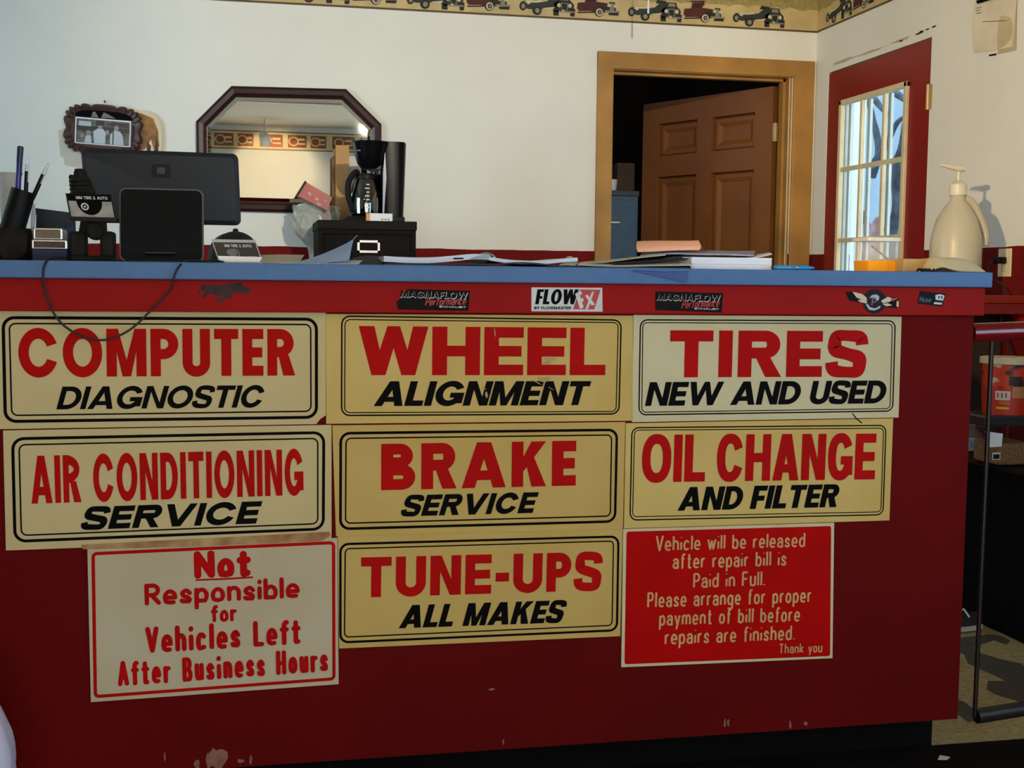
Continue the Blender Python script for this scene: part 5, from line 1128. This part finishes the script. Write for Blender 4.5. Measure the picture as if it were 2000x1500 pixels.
# blue carbon sheet hanging over the edge
cs_ = [[at(1228, 527, -.02), at(1290, 529, -.02), at(1345, 528, -.02)], [at(1234, 529, -.0355), at(1292, 532, -.0355), at(1345, 531, -.0355)], [at(1285, 540, -.036), at(1315, 543, -.036), at(1343, 541, -.036)], [at(1336, 551, -.036), at(1338, 552, -.036), at(1341, 552, -.036)]]
for r_ in cs_[:1]:
    for p in r_: p.z = max(p.z, ZT + .001)
o = MB().grid(lambda u, v: cs_[round(v * 3)][round(u * 2)], 2, 3, .0004).build('carbon_sheet', M_CARBON); tag(rebase(o, cs_[0][1]), 'blue carbon sheet with its corner hanging over the counter edge', 'paper')
# thick white ream
y0r = .10; xr0, xr1 = at(1350, 515, y0r).x, at(1507, 515, y0r).x; zr = at(1430, 503, y0r).z
stack('paper_stack', 'thick white stack of paper on the counter, left of the blue pen', M_BPAPER, None, xr0, xr1, y0r, y0r + .22, ZT + .0002, zr, 16)
sheet('paper_sheet', 'curled blue-white sheet on top of the thick white stack', [[(1322, 502, .11), (1400, 504, .11), (1470, 503, .11), (1508, 496, .11)], [(1330, 498, .26), (1400, 499, .26), (1460, 499, .26), (1504, 493, .26)]], M_BPAPER, .001)
sheet('form_sheets', 'crumpled grey-blue forms between the white stack and the pink pad', [[(1250, 499, .12), (1310, 494, .12), (1370, 495, .12), (1430, 496, .12), (1472, 498, .12)], [(1262, 494, .26), (1320, 489, .26), (1370, 489, .26), (1430, 490, .26), (1475, 490, .26)]], mat('grey_blue_forms', (150, 152, 172), .6, noise_amt=.15, noise_scale=30), .003, 'papers')
sheet('invoice_pad', 'pink pad folded back on top of the paper pile', [[(1246, 492, .14), (1275, 491, .14), (1310, 489, .14), (1345, 488, .14), (1366, 488, .14)], [(1243, 482, .15), (1275, 481, .15), (1310, 480, .15), (1345, 480, .15), (1369, 480, .15)], [(1245, 471, .19), (1275, 470, .19), (1310, 470, .19), (1345, 470, .19), (1364, 469, .19)], [(1250, 486, .24), (1275, 486, .24), (1310, 486, .24), (1345, 486, .24), (1372, 486, .24)]], M_PINK, .0012, 'pad')
# blue pen
a, b_ = at(1510, 524, .08), at(1591, 525, .08); a.z = b_.z = ZT + .0058
bp = thing('pen', 'bright blue pen lying right of the thick white stack', 'pen', (a.x, .08, ZT)); L = (b_ - a).length; Mp = (b_ - a).normalized().to_track_quat('Z', 'Y').to_matrix().to_4x4()
M_SKY = mat('sky_blue_plastic', (40, 140, 214), .2, spec=.6)
MB().lathe([(0, 0), (.004, .002), (.0055, .012), (.0055, L * .78), (.0035, L * .93), (.0012, L), (0, L)], a, 14, Mp).build('barrel', M_SKY, bp, smooth=True); MB().lathe([(.0057, L * .52), (.0059, L * .55), (.0057, L * .58)], a, 14, Mp).build('ring', M_SILVER, bp, smooth=True); MB().tube([a + Vector((.006, -.005, .0)), a + Vector((L * .4, -.0062, 0))], .0012, 6).build('clip', M_SILVER, bp)
# plastic tub with orange sauce and a spoon
yt = .20; xa, xb_ = at(1698, 500, yt).x, at(1762, 500, yt).x; wt = xb_ - xa; ztp = at(1730, 462, yt).z; cxt = (xa + xb_) / 2; hz = ztp - ZT
tb = thing('plastic_tub', 'clear plastic tub with orange contents and a spoon, near the red door', 'tub', (cxt, yt, ZT))
def sq(h_, z): return [(cxt + x * h_ / 2, yt + .045 + y * h_ / 2, z) for x, y in rrect(-1, -1, 1, 1, .22, 4)]
def loft(rings, caps=(True, True)):
    b = MB(); n = len(rings[0]); vs = [p for r_ in rings for p in r_]; fs = [(i * n + k, i * n + (k + 1) % n, (i + 1) * n + (k + 1) % n, (i + 1) * n + k) for i in range(len(rings) - 1) for k in range(n)]
    if caps[0]: fs.append(list(range(n))[::-1])
    if caps[1]: fs.append([(len(rings) - 1) * n + k for k in range(n)])
    return b.add(vs, fs)
zo = at(1730, 509, yt).z
loft([sq(wt * .965, zo), sq(wt, ztp - .008)], (False, False)).build('walls', M_FROST, tb, smooth=True)
loft([sq(wt * .93, ZT + .0003), sq(wt * .965, zo)]).build('orange_contents', mat('orange_sauce', (255, 164, 22), .5, spec=.2, noise_amt=.06), tb, smooth=True)
loft([sq(wt * 1.05, ztp - .010), sq(wt * 1.05, ztp - .002), sq(wt * .94, ztp - .001), sq(wt * .92, ztp - .004)]).build('lid', mat('frosted_lid', (214, 208, 196), .4), tb, smooth=True)
s0, s1 = at(1702, 480, yt + .045), at(1737, 508, yt + .045); b = MB(); b.tube([s0, s0.lerp(s1, .8), s1], [.0022, .002, .003], 8); b.lathe([(0, 0), (.009, .002), (.010, .004)], s1 + Vector((.006, 0, -.003)), 14); b.build('spoon', M_SILVER, tb, smooth=True)
# tan wooden block, keys
w0, w1 = at(1764, 529, .17), at(1828, 506, .17)
MBk = MB().box((w0.x, .17, ZT + .0002), (w1.x, .29, w1.z), .003).build('wood_block', mat('tan_block', (196, 158, 100), .6, noise_amt=.1), None); tag(rebase(MBk, ((w0.x + w1.x) / 2, .23, ZT)), 'tan wooden block lying behind the plastic tub', 'block')
kk = thing('key_ring', 'black keys lying at the right end of the counter beside the cream flap', 'keys', (at(1812, 528, .05).x, .05, ZT))
r = random.Random(3)
for i, px in enumerate((1797, 1806, 1815, 1824)):
    c0 = at(px, 526, .05); a = r.uniform(0, PI); b = MB(); b.tube([(c0.x + .006 * math.cos(t_), .05 + .006 * math.sin(t_) + i * .004, ZT + .004 + .0028 * math.sin(t_ * 2 + i)) for t_ in [k * PI / 6 for k in range(12)]], .0016, 6, closed=True); b.box((c0.x + .004, .048 + i * .006, ZT + .0008), (c0.x + .02, .054 + i * .006, ZT + .0045), .001); b.build('key', M_BLACK, kk, smooth=True)
# cream drooping cap-like flap at the end of the counter
fx0, fx1 = at(1822, 528, .10).x, at(1930, 528, .10).x; zf = at(1870, 502, .15).z; fc = (fx0 + fx1) / 2; fr_r = (fx1 - fx0) / 2
def flap(u, v):
    a = PI * u; rr = 1 - v * .95; x = fc - fr_r * math.cos(a) * rr ** .6
    zt_ = ZT + .002 + (zf - ZT - .004) * (1 - abs(2 * u - 1) ** 3) * min(1, math.sin(PI / 2 * min(1, v / .4)) + .05) + .009 * math.exp(-((u - .22) / .12) ** 2) * (1 - v)
    if u > .86: zt_ -= (u - .86) / .14 * .030 * (1 - v)
    return (x, .12 - .05 * math.sin(a) * rr + .14 * v, max(zt_, ZT + .001) if x < .025 else zt_)
o = MB().grid(flap, 32, 8, .002).build('cream_flap', mat('cream_cloth', (228, 212, 174), .8, noise_amt=.06), smooth=True, angle=70)
tag(rebase(o, (fc, .13, ZT)), 'cream rounded flap drooping over the right end of the blue counter top', 'cover')

# ================================================================= right wall: ledge, jug, outlet, notices
ld = thing('wall_ledge', 'red wooden ledge fixed to the right hand wall behind the counter', 'ledge', (.9, 1.6, .94))
MB().box((.30, 1.42, .975), (XW, 2.2, 1.0), .002).build('board', mat('ledge_red', (130, 36, 20), .5, spec=.3), ld); MB().box((.30, 1.43, .938), (1.13, 1.455, .975), .002).build('apron', mat('dark_red_apron', (116, 26, 22), .5), ld)
b = MB(); b.prism([(XW - .002, .975), (1.05, .975), (XW - .002, .80)], yplane(1.5), -.02, .02); b.build('bracket', M_RED, ld)
yj = 1.52; J0, J1 = at(1824, 500, yj), at(1934, 500, yj); cxj = at(1868, 450, yj).x; zj = 1.0
hn = at(1868, 378, yj).z - zj; rj = (at(1912, 450, yj).x - at(1823, 450, yj).x) / 2
jg = thing('sanitizer_jug', 'translucent gallon jug with a white pump, standing on the red ledge', 'jug', (cxj, yj, zj))
M_HDPE = mat('milky_plastic', (214, 206, 184), .35, noise_amt=.03, trans=.25)
MB().lathe([(0, 0), (rj * .96, .0), (rj, .012), (rj, hn * .48), (rj * .97, hn * .58), (rj * .78, hn * .75), (rj * .50, hn * .87), (rj * .30, hn * .93), (rj * .27, hn), (0, hn)], (cxj, yj, zj), 40).build('body', M_HDPE, jg, smooth=True)
hp = [at(1882, 388, yj), at(1898, 396, yj), at(1912, 422, yj), at(1924, 455, yj), at(1922, 480, yj)]
MB().tube(spline([tuple(p) for p in hp], 5), .014, 12).build('handle', M_HDPE, jg, smooth=True)
MB().lathe([(rj * .34, -.006), (rj * .34, .030), (rj * .28, .034), (rj * .12, .045), (0, .046)], (cxj, yj, zj + hn), 24).build('collar', mat('white_plastic', (222, 214, 194), .4), jg, smooth=True)
zp = at(1862, 332, yj).z; MB().tube([(cxj, yj, zj + hn + .04), (cxj, yj, zp)], .0055, 10).build('pump_stem', mat('white_plastic_stem', (214, 206, 186), .4), jg)
n0 = at(1834, 322, yj); b = MB(); b.tube([(cxj + .022, yj, zp + .004), (cxj, yj, zp + .006), (cxj - .012, yj, zp + .006), (n0.x + .01, yj, n0.z), (n0.x, yj, n0.z - .004)], [.008, .012, .010, .005, .004], 12); b.build('pump_nozzle', mat('white_plastic_nozzle', (222, 214, 194), .4), jg, smooth=True)
lb = at(1826, 488, yj - rj * .5); b = MB(); b.grid(lambda u, v: (cxj + rj * 1.01 * math.cos(PI + .25 + .45 * u), yj + rj * 1.01 * math.sin(PI + .25 + .45 * u), zj + .04 + .075 * v), 6, 1); b.build('label', M_WHITE, jg)
o_ = onx(1964, 513, XW); ol = thing('wall_outlet', 'ivory wall outlet with a black plug on the right hand wall', 'outlet', tuple(o_))
h2 = abs(onx(1965, 490, XW).z - onx(1965, 545, XW).z) / 2; w2 = abs(onx(1953, 510, XW).y - onx(1978, 510, XW).y) / 2
MB().box((XW - .006, o_.y - w2, o_.z - h2), (XW, o_.y + w2, o_.z + h2), .002).build('cover_plate', mat('ivory_plate', (232, 218, 176), .4), ol)
for k in (-1, 1): MB().box((XW - .0075, o_.y - .016, o_.z + k * .020 - .013), (XW - .0055, o_.y + .016, o_.z + k * .020 + .013), .001).build('socket', mat('ivory_socket', (214, 200, 160), .4), ol)
pp = onx(1957, 512, XW - .03); pc_ = thing('power_plug', 'black plug and cord hanging from the ivory outlet', 'plug', (XW - .03, pp.y, pp.z))
MB().box((XW - .045, o_.y - .02, o_.z - .004), (XW - .008, o_.y + .02, o_.z + .020), .004).build('plug_body', M_BLACK, pc_)
cp_ = [(XW - .045, o_.y, o_.z + .006), (XW - .075, o_.y - .01, o_.z - .01), (XW - .07, o_.y - .03, o_.z - .06), tuple(onx(1962, 560, XW - .07)), tuple(onx(1966, 600, XW - .08)), tuple(onx(1960, 650, XW - .08)), (XW - .06, 1.35, .5)]
MB().tube(spline(cp_, 5), .004, 8).build('cord', mat('dark_brown_cord', (46, 28, 22), .5), pc_, smooth=True)
def notice(name, label, pts, m, d, parent=None):
    P = [onx(px, py, XW) for px, py in pts]; c0 = P[0]
    b = MB(); b.grid(lambda u, v: (XW - d - .012 * math.sin(PI * v) * (1 - u) - .004 * u, (P[0].y * (1 - u) + P[1].y * u) * (1 - v) + (P[3].y * (1 - u) + P[2].y * u) * v, (P[0].z * (1 - u) + P[1].z * u) * (1 - v) + (P[3].z * (1 - u) + P[2].z * u) * v), 8, 8, .0006)
    ro = thing(name, label, 'notice', tuple(P[3])); b.build('sheet', m, ro, smooth=True); return ro, P
nt, P = notice('paper_notice', 'torn white paper notice with black tape high on the right hand wall', [(1908, -12), (1990, -12), (1980, 92), (1903, 104)], mat('notice_paper', (226, 214, 190), .7), .002)
b = MB(); b.flat([[(onx(x, y, XW).y, onx(x, y, XW).z) for x, y in ((1914, 2), (1950, -8), (1952, -3), (1916, 8))]], lambda u, v, d: (XW - d, u, v), .0165); b.build('black_tape', M_BLACKM, nt)
for k, (xa, xb2, yy) in enumerate(((1914, 1924, 16), (1913, 1922, 21), (1914, 1924, 26), (1926, 1972, 42))): MB().flat([[(onx(x, y, XW).y, onx(x, y, XW).z) for x, y in ((xa, yy), (xb2, yy - 2), (xb2, yy - .8), (xa, yy + 1.2))]], lambda u, v, d: (XW - d, u, v), .0165).build('printed_line', M_STG, nt)
nt2, P = notice('paper_notice', 'older beige paper peeking out under the torn white notice', [(1960, 10), (1988, 5), (1986, 98), (1950, 106)], mat('old_notice_paper', (196, 180, 146), .8), .0008)
b = MB(); b.flat([[(onx(x, y, XW).y, onx(x, y, XW).z) for x, y in ((1931, 107), (1948, 104), (1946, 108), (1933, 110))]], lambda u, v, d: (XW - d, u, v), .001); b.build('tape_bit', M_BLACKM, nt2)

# ================================================================= half gate of pipes, and what stands under the ledge
yg = .065
gt = thing('pipe_gate', 'half gate with a shiny red top pipe, thin rods and a black bottom pipe', 'gate', (.5, yg, .08))
g0, g1 = at(1896, 650, yg), at(2000, 646, yg); M_REDG = mat('glossy_red_enamel', (130, 18, 26), .18, spec=.6)
b = MB(); b.tube([(g0.x + .0, yg, g0.z), (1.15, yg, g0.z + (g1.z - g0.z) / (g1.x - g0.x) * (1.15 - g0.x))], .0205, 20); b.build('top_rail', M_REDG, gt, smooth=True)
p0, p1 = at(1907, 1399, yg), at(2000, 1384, yg); sl = (p1.z - p0.z) / (p1.x - p0.x); r1 = .0165
b = MB(); n = 20; A_ = [(p0.x, yg, p0.z), (1.15, yg, p0.z + sl * (1.15 - p0.x))]; b.tube(A_, r1, n, caps=False); b.tube([A_[1], A_[0]], r1 * .8, n, caps=False); b.add([(p0.x, yg + q * math.cos(2 * PI * k / n), p0.z + q * math.sin(2 * PI * k / n)) for q in (r1, r1 * .8) for k in range(n)], [(k, (k + 1) % n, n + (k + 1) % n, n + k) for k in range(n)]); b.build('bottom_rail', mat('black_iron_pipe', (42, 34, 30), .45, spec=.4), gt, smooth=True)
xr_ = at(1916, 1100, yg).x
for k in range(7):
    x = xr_ + .165 * k
    if x < 1.15: MB().tube([(x, yg, p0.z + sl * (x - p0.x)), (x + .004, yg, g0.z)], .0052, 8).build('rod', mat('dark_rod', (36, 22, 20), .45), gt)
MB().tube([(1.12, yg, 0), (1.12, yg, 1.0)], .02, 16).build('hinge_post', M_BLACK, gt)
cb_ = thing('black_cabinet', 'low black cabinet carrying the snack tub, under the red ledge', 'cabinet', (.95, .95, 0)); zcb = at(1930, 916, .85).z
MB().box((.70, .72, .0), (XW - .003, 1.2, zcb - .012)).build('body', M_BLACKM, cb_); MB().box((.66, .71, zcb - .012), (XW - .003, 1.22, zcb), .002).build('top', mat('black_laminate', (20, 17, 16), .6, spec=.2), cb_)
# clear bin with brown grains
yb_ = .88; bx0, bx1 = at(1924, 870, yb_).x, at(1924, 870, yb_).x + .165; zbt = at(1940, 812, yb_).z
sb = thing('clear_bin', 'clear storage bin with brown grains and a dark lid under the orange snack tub', 'bin', ((bx0 + bx1) / 2, yb_ + .06, zcb))
MB().box((bx0, yb_, zcb), (bx1, yb_ + .14, zbt - .03), .006).build('walls', M_CLEAR, sb); MB().box((bx0 - .004, yb_ - .004, zbt - .032), (bx1 + .004, yb_ + .144, zbt), .006).build('lid', mat('dark_smoked_lid', (48, 48, 50), .3), sb)
MB().box((bx0 + .045, yb_ + .004, zcb + .004), (bx1 - .008, yb_ + .134, at(1950, 866, yb_).z), .008).build('grains', mat('brown_grains', (176, 132, 84), .8, rgb2=(120, 80, 46), noise_scale=160, bump=.6), sb)
l0, l1 = at(1923, 842, yb_), at(1957, 872, yb_); MB().prism([(l0.x, l0.z), (l1.x, at(1957, 847, yb_).z), (l1.x - .002, l1.z), (l0.x + .012, l1.z - .002)], yplane(yb_), .0008, .0016).build('white_label', M_WHITE, sb)
l0, l1 = at(1938, 884, yb_), at(1953, 898, yb_); MB().prism([(l0.x, l1.z), (l1.x, l1.z), (l1.x, l0.z), (l0.x, l0.z)], yplane(yb_), .0008, .0014).build('small_label', M_PAPER, sb); MB().prism([(l0.x + .003, l1.z + .003), (l1.x - .003, l1.z + .003), (l1.x - .003, l0.z - .005), (l0.x + .003, l0.z - .005)], yplane(yb_), .0015, .0019).build('label_mark', M_BLACK, sb)
# snack tub
yt2 = .95; tl = at(1922, 703, yt2); rt = .078; cxs = tl.x + rt; zs0 = zbt; zs1 = at(1960, 697, yt2).z
st = thing('snack_tub', 'round orange snack tub with a cream lid, standing on the clear bin', 'tub', (cxs, yt2, zs0))
hs = zs1 - zs0
def snack_mat():
    m = mat('orange_printed_carton', (206, 56, 22), .4, noise_amt=.1, noise_scale=6); n = m.node_tree.nodes; l = m.node_tree.links; bs = n['Principled BSDF']
    tc = n.new('ShaderNodeTexCoord'); v = n.new('ShaderNodeTexNoise'); v.inputs['Scale'].default_value = 26; v.inputs['Detail'].default_value = 1.5; l.new(tc.outputs['Object'], v.inputs['Vector'])
    rp = n.new('ShaderNodeValToRGB'); e = rp.color_ramp.elements; e[0].position = .36; e[0].color = (*lin((44, 26, 22)), 1); e[1].position = .46; e[1].color = (*lin((204, 58, 24)), 1); q = e.new(.62); q.color = (*lin((206, 60, 26)), 1); q = e.new(.68); q.color = (*lin((214, 176, 140)), 1)
    l.new(v.outputs['Fac'], rp.inputs[0]); sp = n.new('ShaderNodeSeparateXYZ'); l.new(tc.outputs['Object'], sp.inputs[0]); g = n.new('ShaderNodeMath'); g.operation = 'GREATER_THAN'; g.inputs[1].default_value = hs * .46; l.new(sp.outputs[2], g.inputs[0])
    mx = n.new('ShaderNodeMix'); mx.data_type = 'RGBA'; mx.inputs[6].default_value = (*lin((190, 48, 20)), 1); l.new(g.outputs[0], mx.inputs[0]); l.new(rp.outputs[0], mx.inputs[7]); l.new(mx.outputs[2], bs.inputs['Base Color']); return m
MB().lathe([(0, 0), (rt * .86, 0), (rt * .96, hs * .9), (0, hs * .9)], (cxs, yt2, zs0), 40).build('carton', snack_mat(), st, smooth=True)
MB().lathe([(rt * .97, hs * .88), (rt * 1.01, hs * .89), (rt * 1.01, hs * .99), (rt * .95, hs), (0, hs * .995)], (cxs, yt2, zs0), 40).build('lid', mat('cream_lid', (226, 206, 166), .4), st, smooth=True)
def onT(u0, u1, v0, v1, nm, m, k=1.012):
    MB().grid(lambda u, v: (cxs + rt * (.86 + .1 * (v0 + (v1 - v0) * v)) * k * math.sin(u0 + (u1 - u0) * u), yt2 - rt * (.86 + .1 * (v0 + (v1 - v0) * v)) * k * math.cos(u0 + (u1 - u0) * u), zs0 + hs * (v0 + (v1 - v0) * v)), 8, 2).build(nm, m, st)
onT(-1.02, -.42, .26, .42, 'white_print', mat('cream_print', (226, 196, 176), .5)); onT(-.98, -.46, .10, .14, 'yellow_print', mat('yellow_print', (236, 176, 50), .5)); onT(-.86, -.40, .18, .24, 'ochre_print', mat('ochre_print', (186, 110, 40), .5)); onT(-.50, .0, .52, .68, 'dark_scoop', mat('dark_scoop_print', (40, 28, 28), .5)); onT(-.35, .2, .30, .50, 'tan_bowl', mat('tan_bowl_print', (190, 130, 72), .5))
for k in range(3): onT(-.95 + .16 * k, -.87 + .16 * k, .30, .39, 'faded_letter', mat('faded_letter', (150, 100, 96), .5), 1.016)
# things behind, seen in the gap beside the counter
lw = MB().box((.62, 1.40, .108), (1.19, 1.75, .128)).build('floor_shelf', mat('worn_shelf', (96, 72, 54), .7)); 
MB().box((.62, 1.42, 0), (.64, 1.74, .108)).build('side', M_BLACKM, lw); MB().box((1.17, 1.42, 0), (1.19, 1.74, .108)).build('side', M_BLACKM, lw)
tag(rebase(lw, (.9, 1.55, 0)), 'low worn shelf under the brown box, in the gap beside the counter', 'shelf')
a, b_ = at(1884, 1118, 1.42), at(1918, 966, 1.42)
bxx = thing('cardboard_box', 'brown cardboard box on the low shelf in the gap beside the counter', 'box', (.85, 1.5, .128)); MB().box((a.x - .06, 1.42, .128), (b_.x, 1.70, b_.z), .003).build('carton', mat('brown_cardboard', (120, 84, 52), .8, noise_amt=.1), bxx); MB().box((b_.x - .035, 1.4185, .13), (b_.x - .030, 1.421, b_.z - .004)).build('seam', mat('dark_seam', (66, 46, 30), .8), bxx)
ss = MB(); zz_ = at(1900, 925, 1.42).z; 
shf = thing('mid_shelf', 'dark shelf board carrying the bottle in the gap beside the counter', 'shelf', (.85, 1.5, zz_)); MB().box((.64, 1.40, zz_ - .02), (1.19, 1.75, zz_)).build('board', M_BLACKM, shf); MB().box((.64, 1.73, .128), (1.19, 1.75, .97)).build('back_panel', mat('dark_brown_panel', (52, 38, 30), .8), shf); MB().tube([(1.185, 1.42, .13), (1.185, 1.42, .97)], .012, 8).build('upright', M_CREAM, shf)
c0 = at(1897, 870, 1.46); bo = thing('water_bottle', 'clear bottle with a blue and white label beside the clear bin', 'bottle', (c0.x, 1.46, zz_)); hb = at(1897, 826, 1.46).z - zz_
MB().lathe([(0, 0), (.036, 0), (.038, .01), (.038, hb * .72), (.030, hb * .84), (.013, hb * .93), (.013, hb), (0, hb)], (c0.x, 1.46, zz_), 24).build('bottle_body', mat('dim_clear_plastic', (140, 126, 112), .2, trans=.4), bo, smooth=True); MB().lathe([(.0385, hb * .42), (.039, hb * .45), (.039, hb * .70), (.0385, hb * .72)], (c0.x, 1.46, zz_), 24).build('blue_label', mat('blue_white_label', (70, 130, 170), .5, rgb2=(210, 214, 216), noise_scale=30), bo, smooth=True)
# shoes by the cabinet
f0 = at(1893, 1232, .95); sh = thing('shoe', 'dark shoe with a white sole on the floor beside the black cabinet', 'shoe', (.60, .95, 0))
def shoe_r(t_): return .040 * math.sin(PI * min(max(t_ * .9 + .06, 0), 1)) ** .5
b = MB(); rings = []
for i in range(12):
    t_ = i / 11; w_ = shoe_r(t_); x = .655 - .27 * t_; rings.append([(x, .955 + w_ * math.cos(a), .006 + .016 * (1 if math.sin(a) > 0 else 0)) for a in [k * 2 * PI / 12 for k in range(12)]])
loft(rings).build('sole', mat('white_sole', (206, 196, 180), .6), sh)
rings = []
for i in range(14):
    t_ = i / 13; w_ = shoe_r(t_) * .94; x = .652 - .265 * t_; hh = .035 + .045 * min(1, max(0, (t_ - .25) / .4)); rings.append([(x, .955 + w_ * math.cos(a), .022 + hh * max(0, math.sin(a))) for a in [k * 2 * PI / 16 for k in range(16)]])
loft(rings).build('upper', mat('dark_canvas', (44, 30, 28), .8), sh, smooth=True); b = MB()
for k in range(3): b.tube([(.60 - .03 * k, .925, .05 + .008 * k), (.60 - .03 * k, .955, .066 + .010 * k), (.60 - .03 * k, .985, .05 + .008 * k)], .003, 6)
b.build('laces', M_WHITE, sh)
# black floor mat of the customers' side, paper scrap on it, pale bag at the left
mt = MB().box((-3.6, -3.2, .0005), (1.15, .092, .008), .002).build('floor_mat', mat('black_rubber_mat', (24, 16, 15), .85, spec=.1, noise_scale=60, noise_amt=.2)); tag(rebase(mt, (-1.2, -1.5, 0)), 'black floor mat in front of the counter', 'mat')
p = at(1840, 1479, .0); d_ = ray(1840, 1479); t_ = (.009 - CAM.z) / d_.z; c0 = CAM + d_ * t_
o = MB().prism([(c0.x - .016, c0.y - .01), (c0.x + .004, c0.y - .014), (c0.x + .018, c0.y - .002), (c0.x + .002, c0.y + .012)], lambda u, v, d: (u, v, d), .0082, .0094).build('paper_scrap', M_PAPER); tag(rebase(o, (c0.x, c0.y, .0082)), 'tiny pale paper scrap on the dark floor in front of the counter', 'paper')
yl = -.16; e1 = at(20, 1322, yl); bm = bmesh.new(); bmesh.ops.create_icosphere(bm, subdivisions=4, radius=1); Wb = .13; Hb = at(0, 1285, yl).z + .012
for v in bm.verts:
    t_ = (v.co.z + 1) / 2; nn = noise.noise(v.co * 2.6) * .10 + noise.noise(v.co * 7) * .03; prof_ = (.70 + .35 * math.sin(PI * min(1, t_ * 1.05)) ** 1) if t_ < .86 else (.70 + .35 * math.sin(PI * .903)) * math.sqrt(max(0, 1 - ((t_ - .86) / .14) ** 2))
    fl_ = math.hypot(v.co.x, v.co.y) or 1e-6; ro_ = min(1, fl_ * 2) / fl_
    v.co = Vector((e1.x - Wb + v.co.x * ro_ * Wb * prof_ * (1 + nn), yl - .02 + v.co.y * ro_ * .10 * prof_ * (1 + nn), .0085 + t_ * Hb))
o = MB().bm(bm).build('plastic_bag', mat('lilac_white_plastic', (214, 208, 228), .4, noise_amt=.06, bump=.3), smooth=True, angle=70); tag(rebase(o, (e1.x - Wb, yl - .02, .0085)), 'pale lilac plastic bag standing on the floor at the left edge', 'bag')

# ================================================================= stockroom behind the brown door
lamp('stockroom_daylight', 'AREA', (-.84, 4.1, 1.9), 2.2, COOL, (.5, 4.4, 1.2), shape='RECTANGLE', size=.5, size_y=.8)
yv = 4.34; v0, v1 = at(1160, 372, yv), at(1246, 500, yv)
fcab = thing('filing_cabinet', 'blue-grey steel filing cabinet in the dark stockroom behind the brown door', 'cabinet', ((v0.x + v1.x) / 2, 4.6, 0)); zt3 = at(1220, 372, yv).z
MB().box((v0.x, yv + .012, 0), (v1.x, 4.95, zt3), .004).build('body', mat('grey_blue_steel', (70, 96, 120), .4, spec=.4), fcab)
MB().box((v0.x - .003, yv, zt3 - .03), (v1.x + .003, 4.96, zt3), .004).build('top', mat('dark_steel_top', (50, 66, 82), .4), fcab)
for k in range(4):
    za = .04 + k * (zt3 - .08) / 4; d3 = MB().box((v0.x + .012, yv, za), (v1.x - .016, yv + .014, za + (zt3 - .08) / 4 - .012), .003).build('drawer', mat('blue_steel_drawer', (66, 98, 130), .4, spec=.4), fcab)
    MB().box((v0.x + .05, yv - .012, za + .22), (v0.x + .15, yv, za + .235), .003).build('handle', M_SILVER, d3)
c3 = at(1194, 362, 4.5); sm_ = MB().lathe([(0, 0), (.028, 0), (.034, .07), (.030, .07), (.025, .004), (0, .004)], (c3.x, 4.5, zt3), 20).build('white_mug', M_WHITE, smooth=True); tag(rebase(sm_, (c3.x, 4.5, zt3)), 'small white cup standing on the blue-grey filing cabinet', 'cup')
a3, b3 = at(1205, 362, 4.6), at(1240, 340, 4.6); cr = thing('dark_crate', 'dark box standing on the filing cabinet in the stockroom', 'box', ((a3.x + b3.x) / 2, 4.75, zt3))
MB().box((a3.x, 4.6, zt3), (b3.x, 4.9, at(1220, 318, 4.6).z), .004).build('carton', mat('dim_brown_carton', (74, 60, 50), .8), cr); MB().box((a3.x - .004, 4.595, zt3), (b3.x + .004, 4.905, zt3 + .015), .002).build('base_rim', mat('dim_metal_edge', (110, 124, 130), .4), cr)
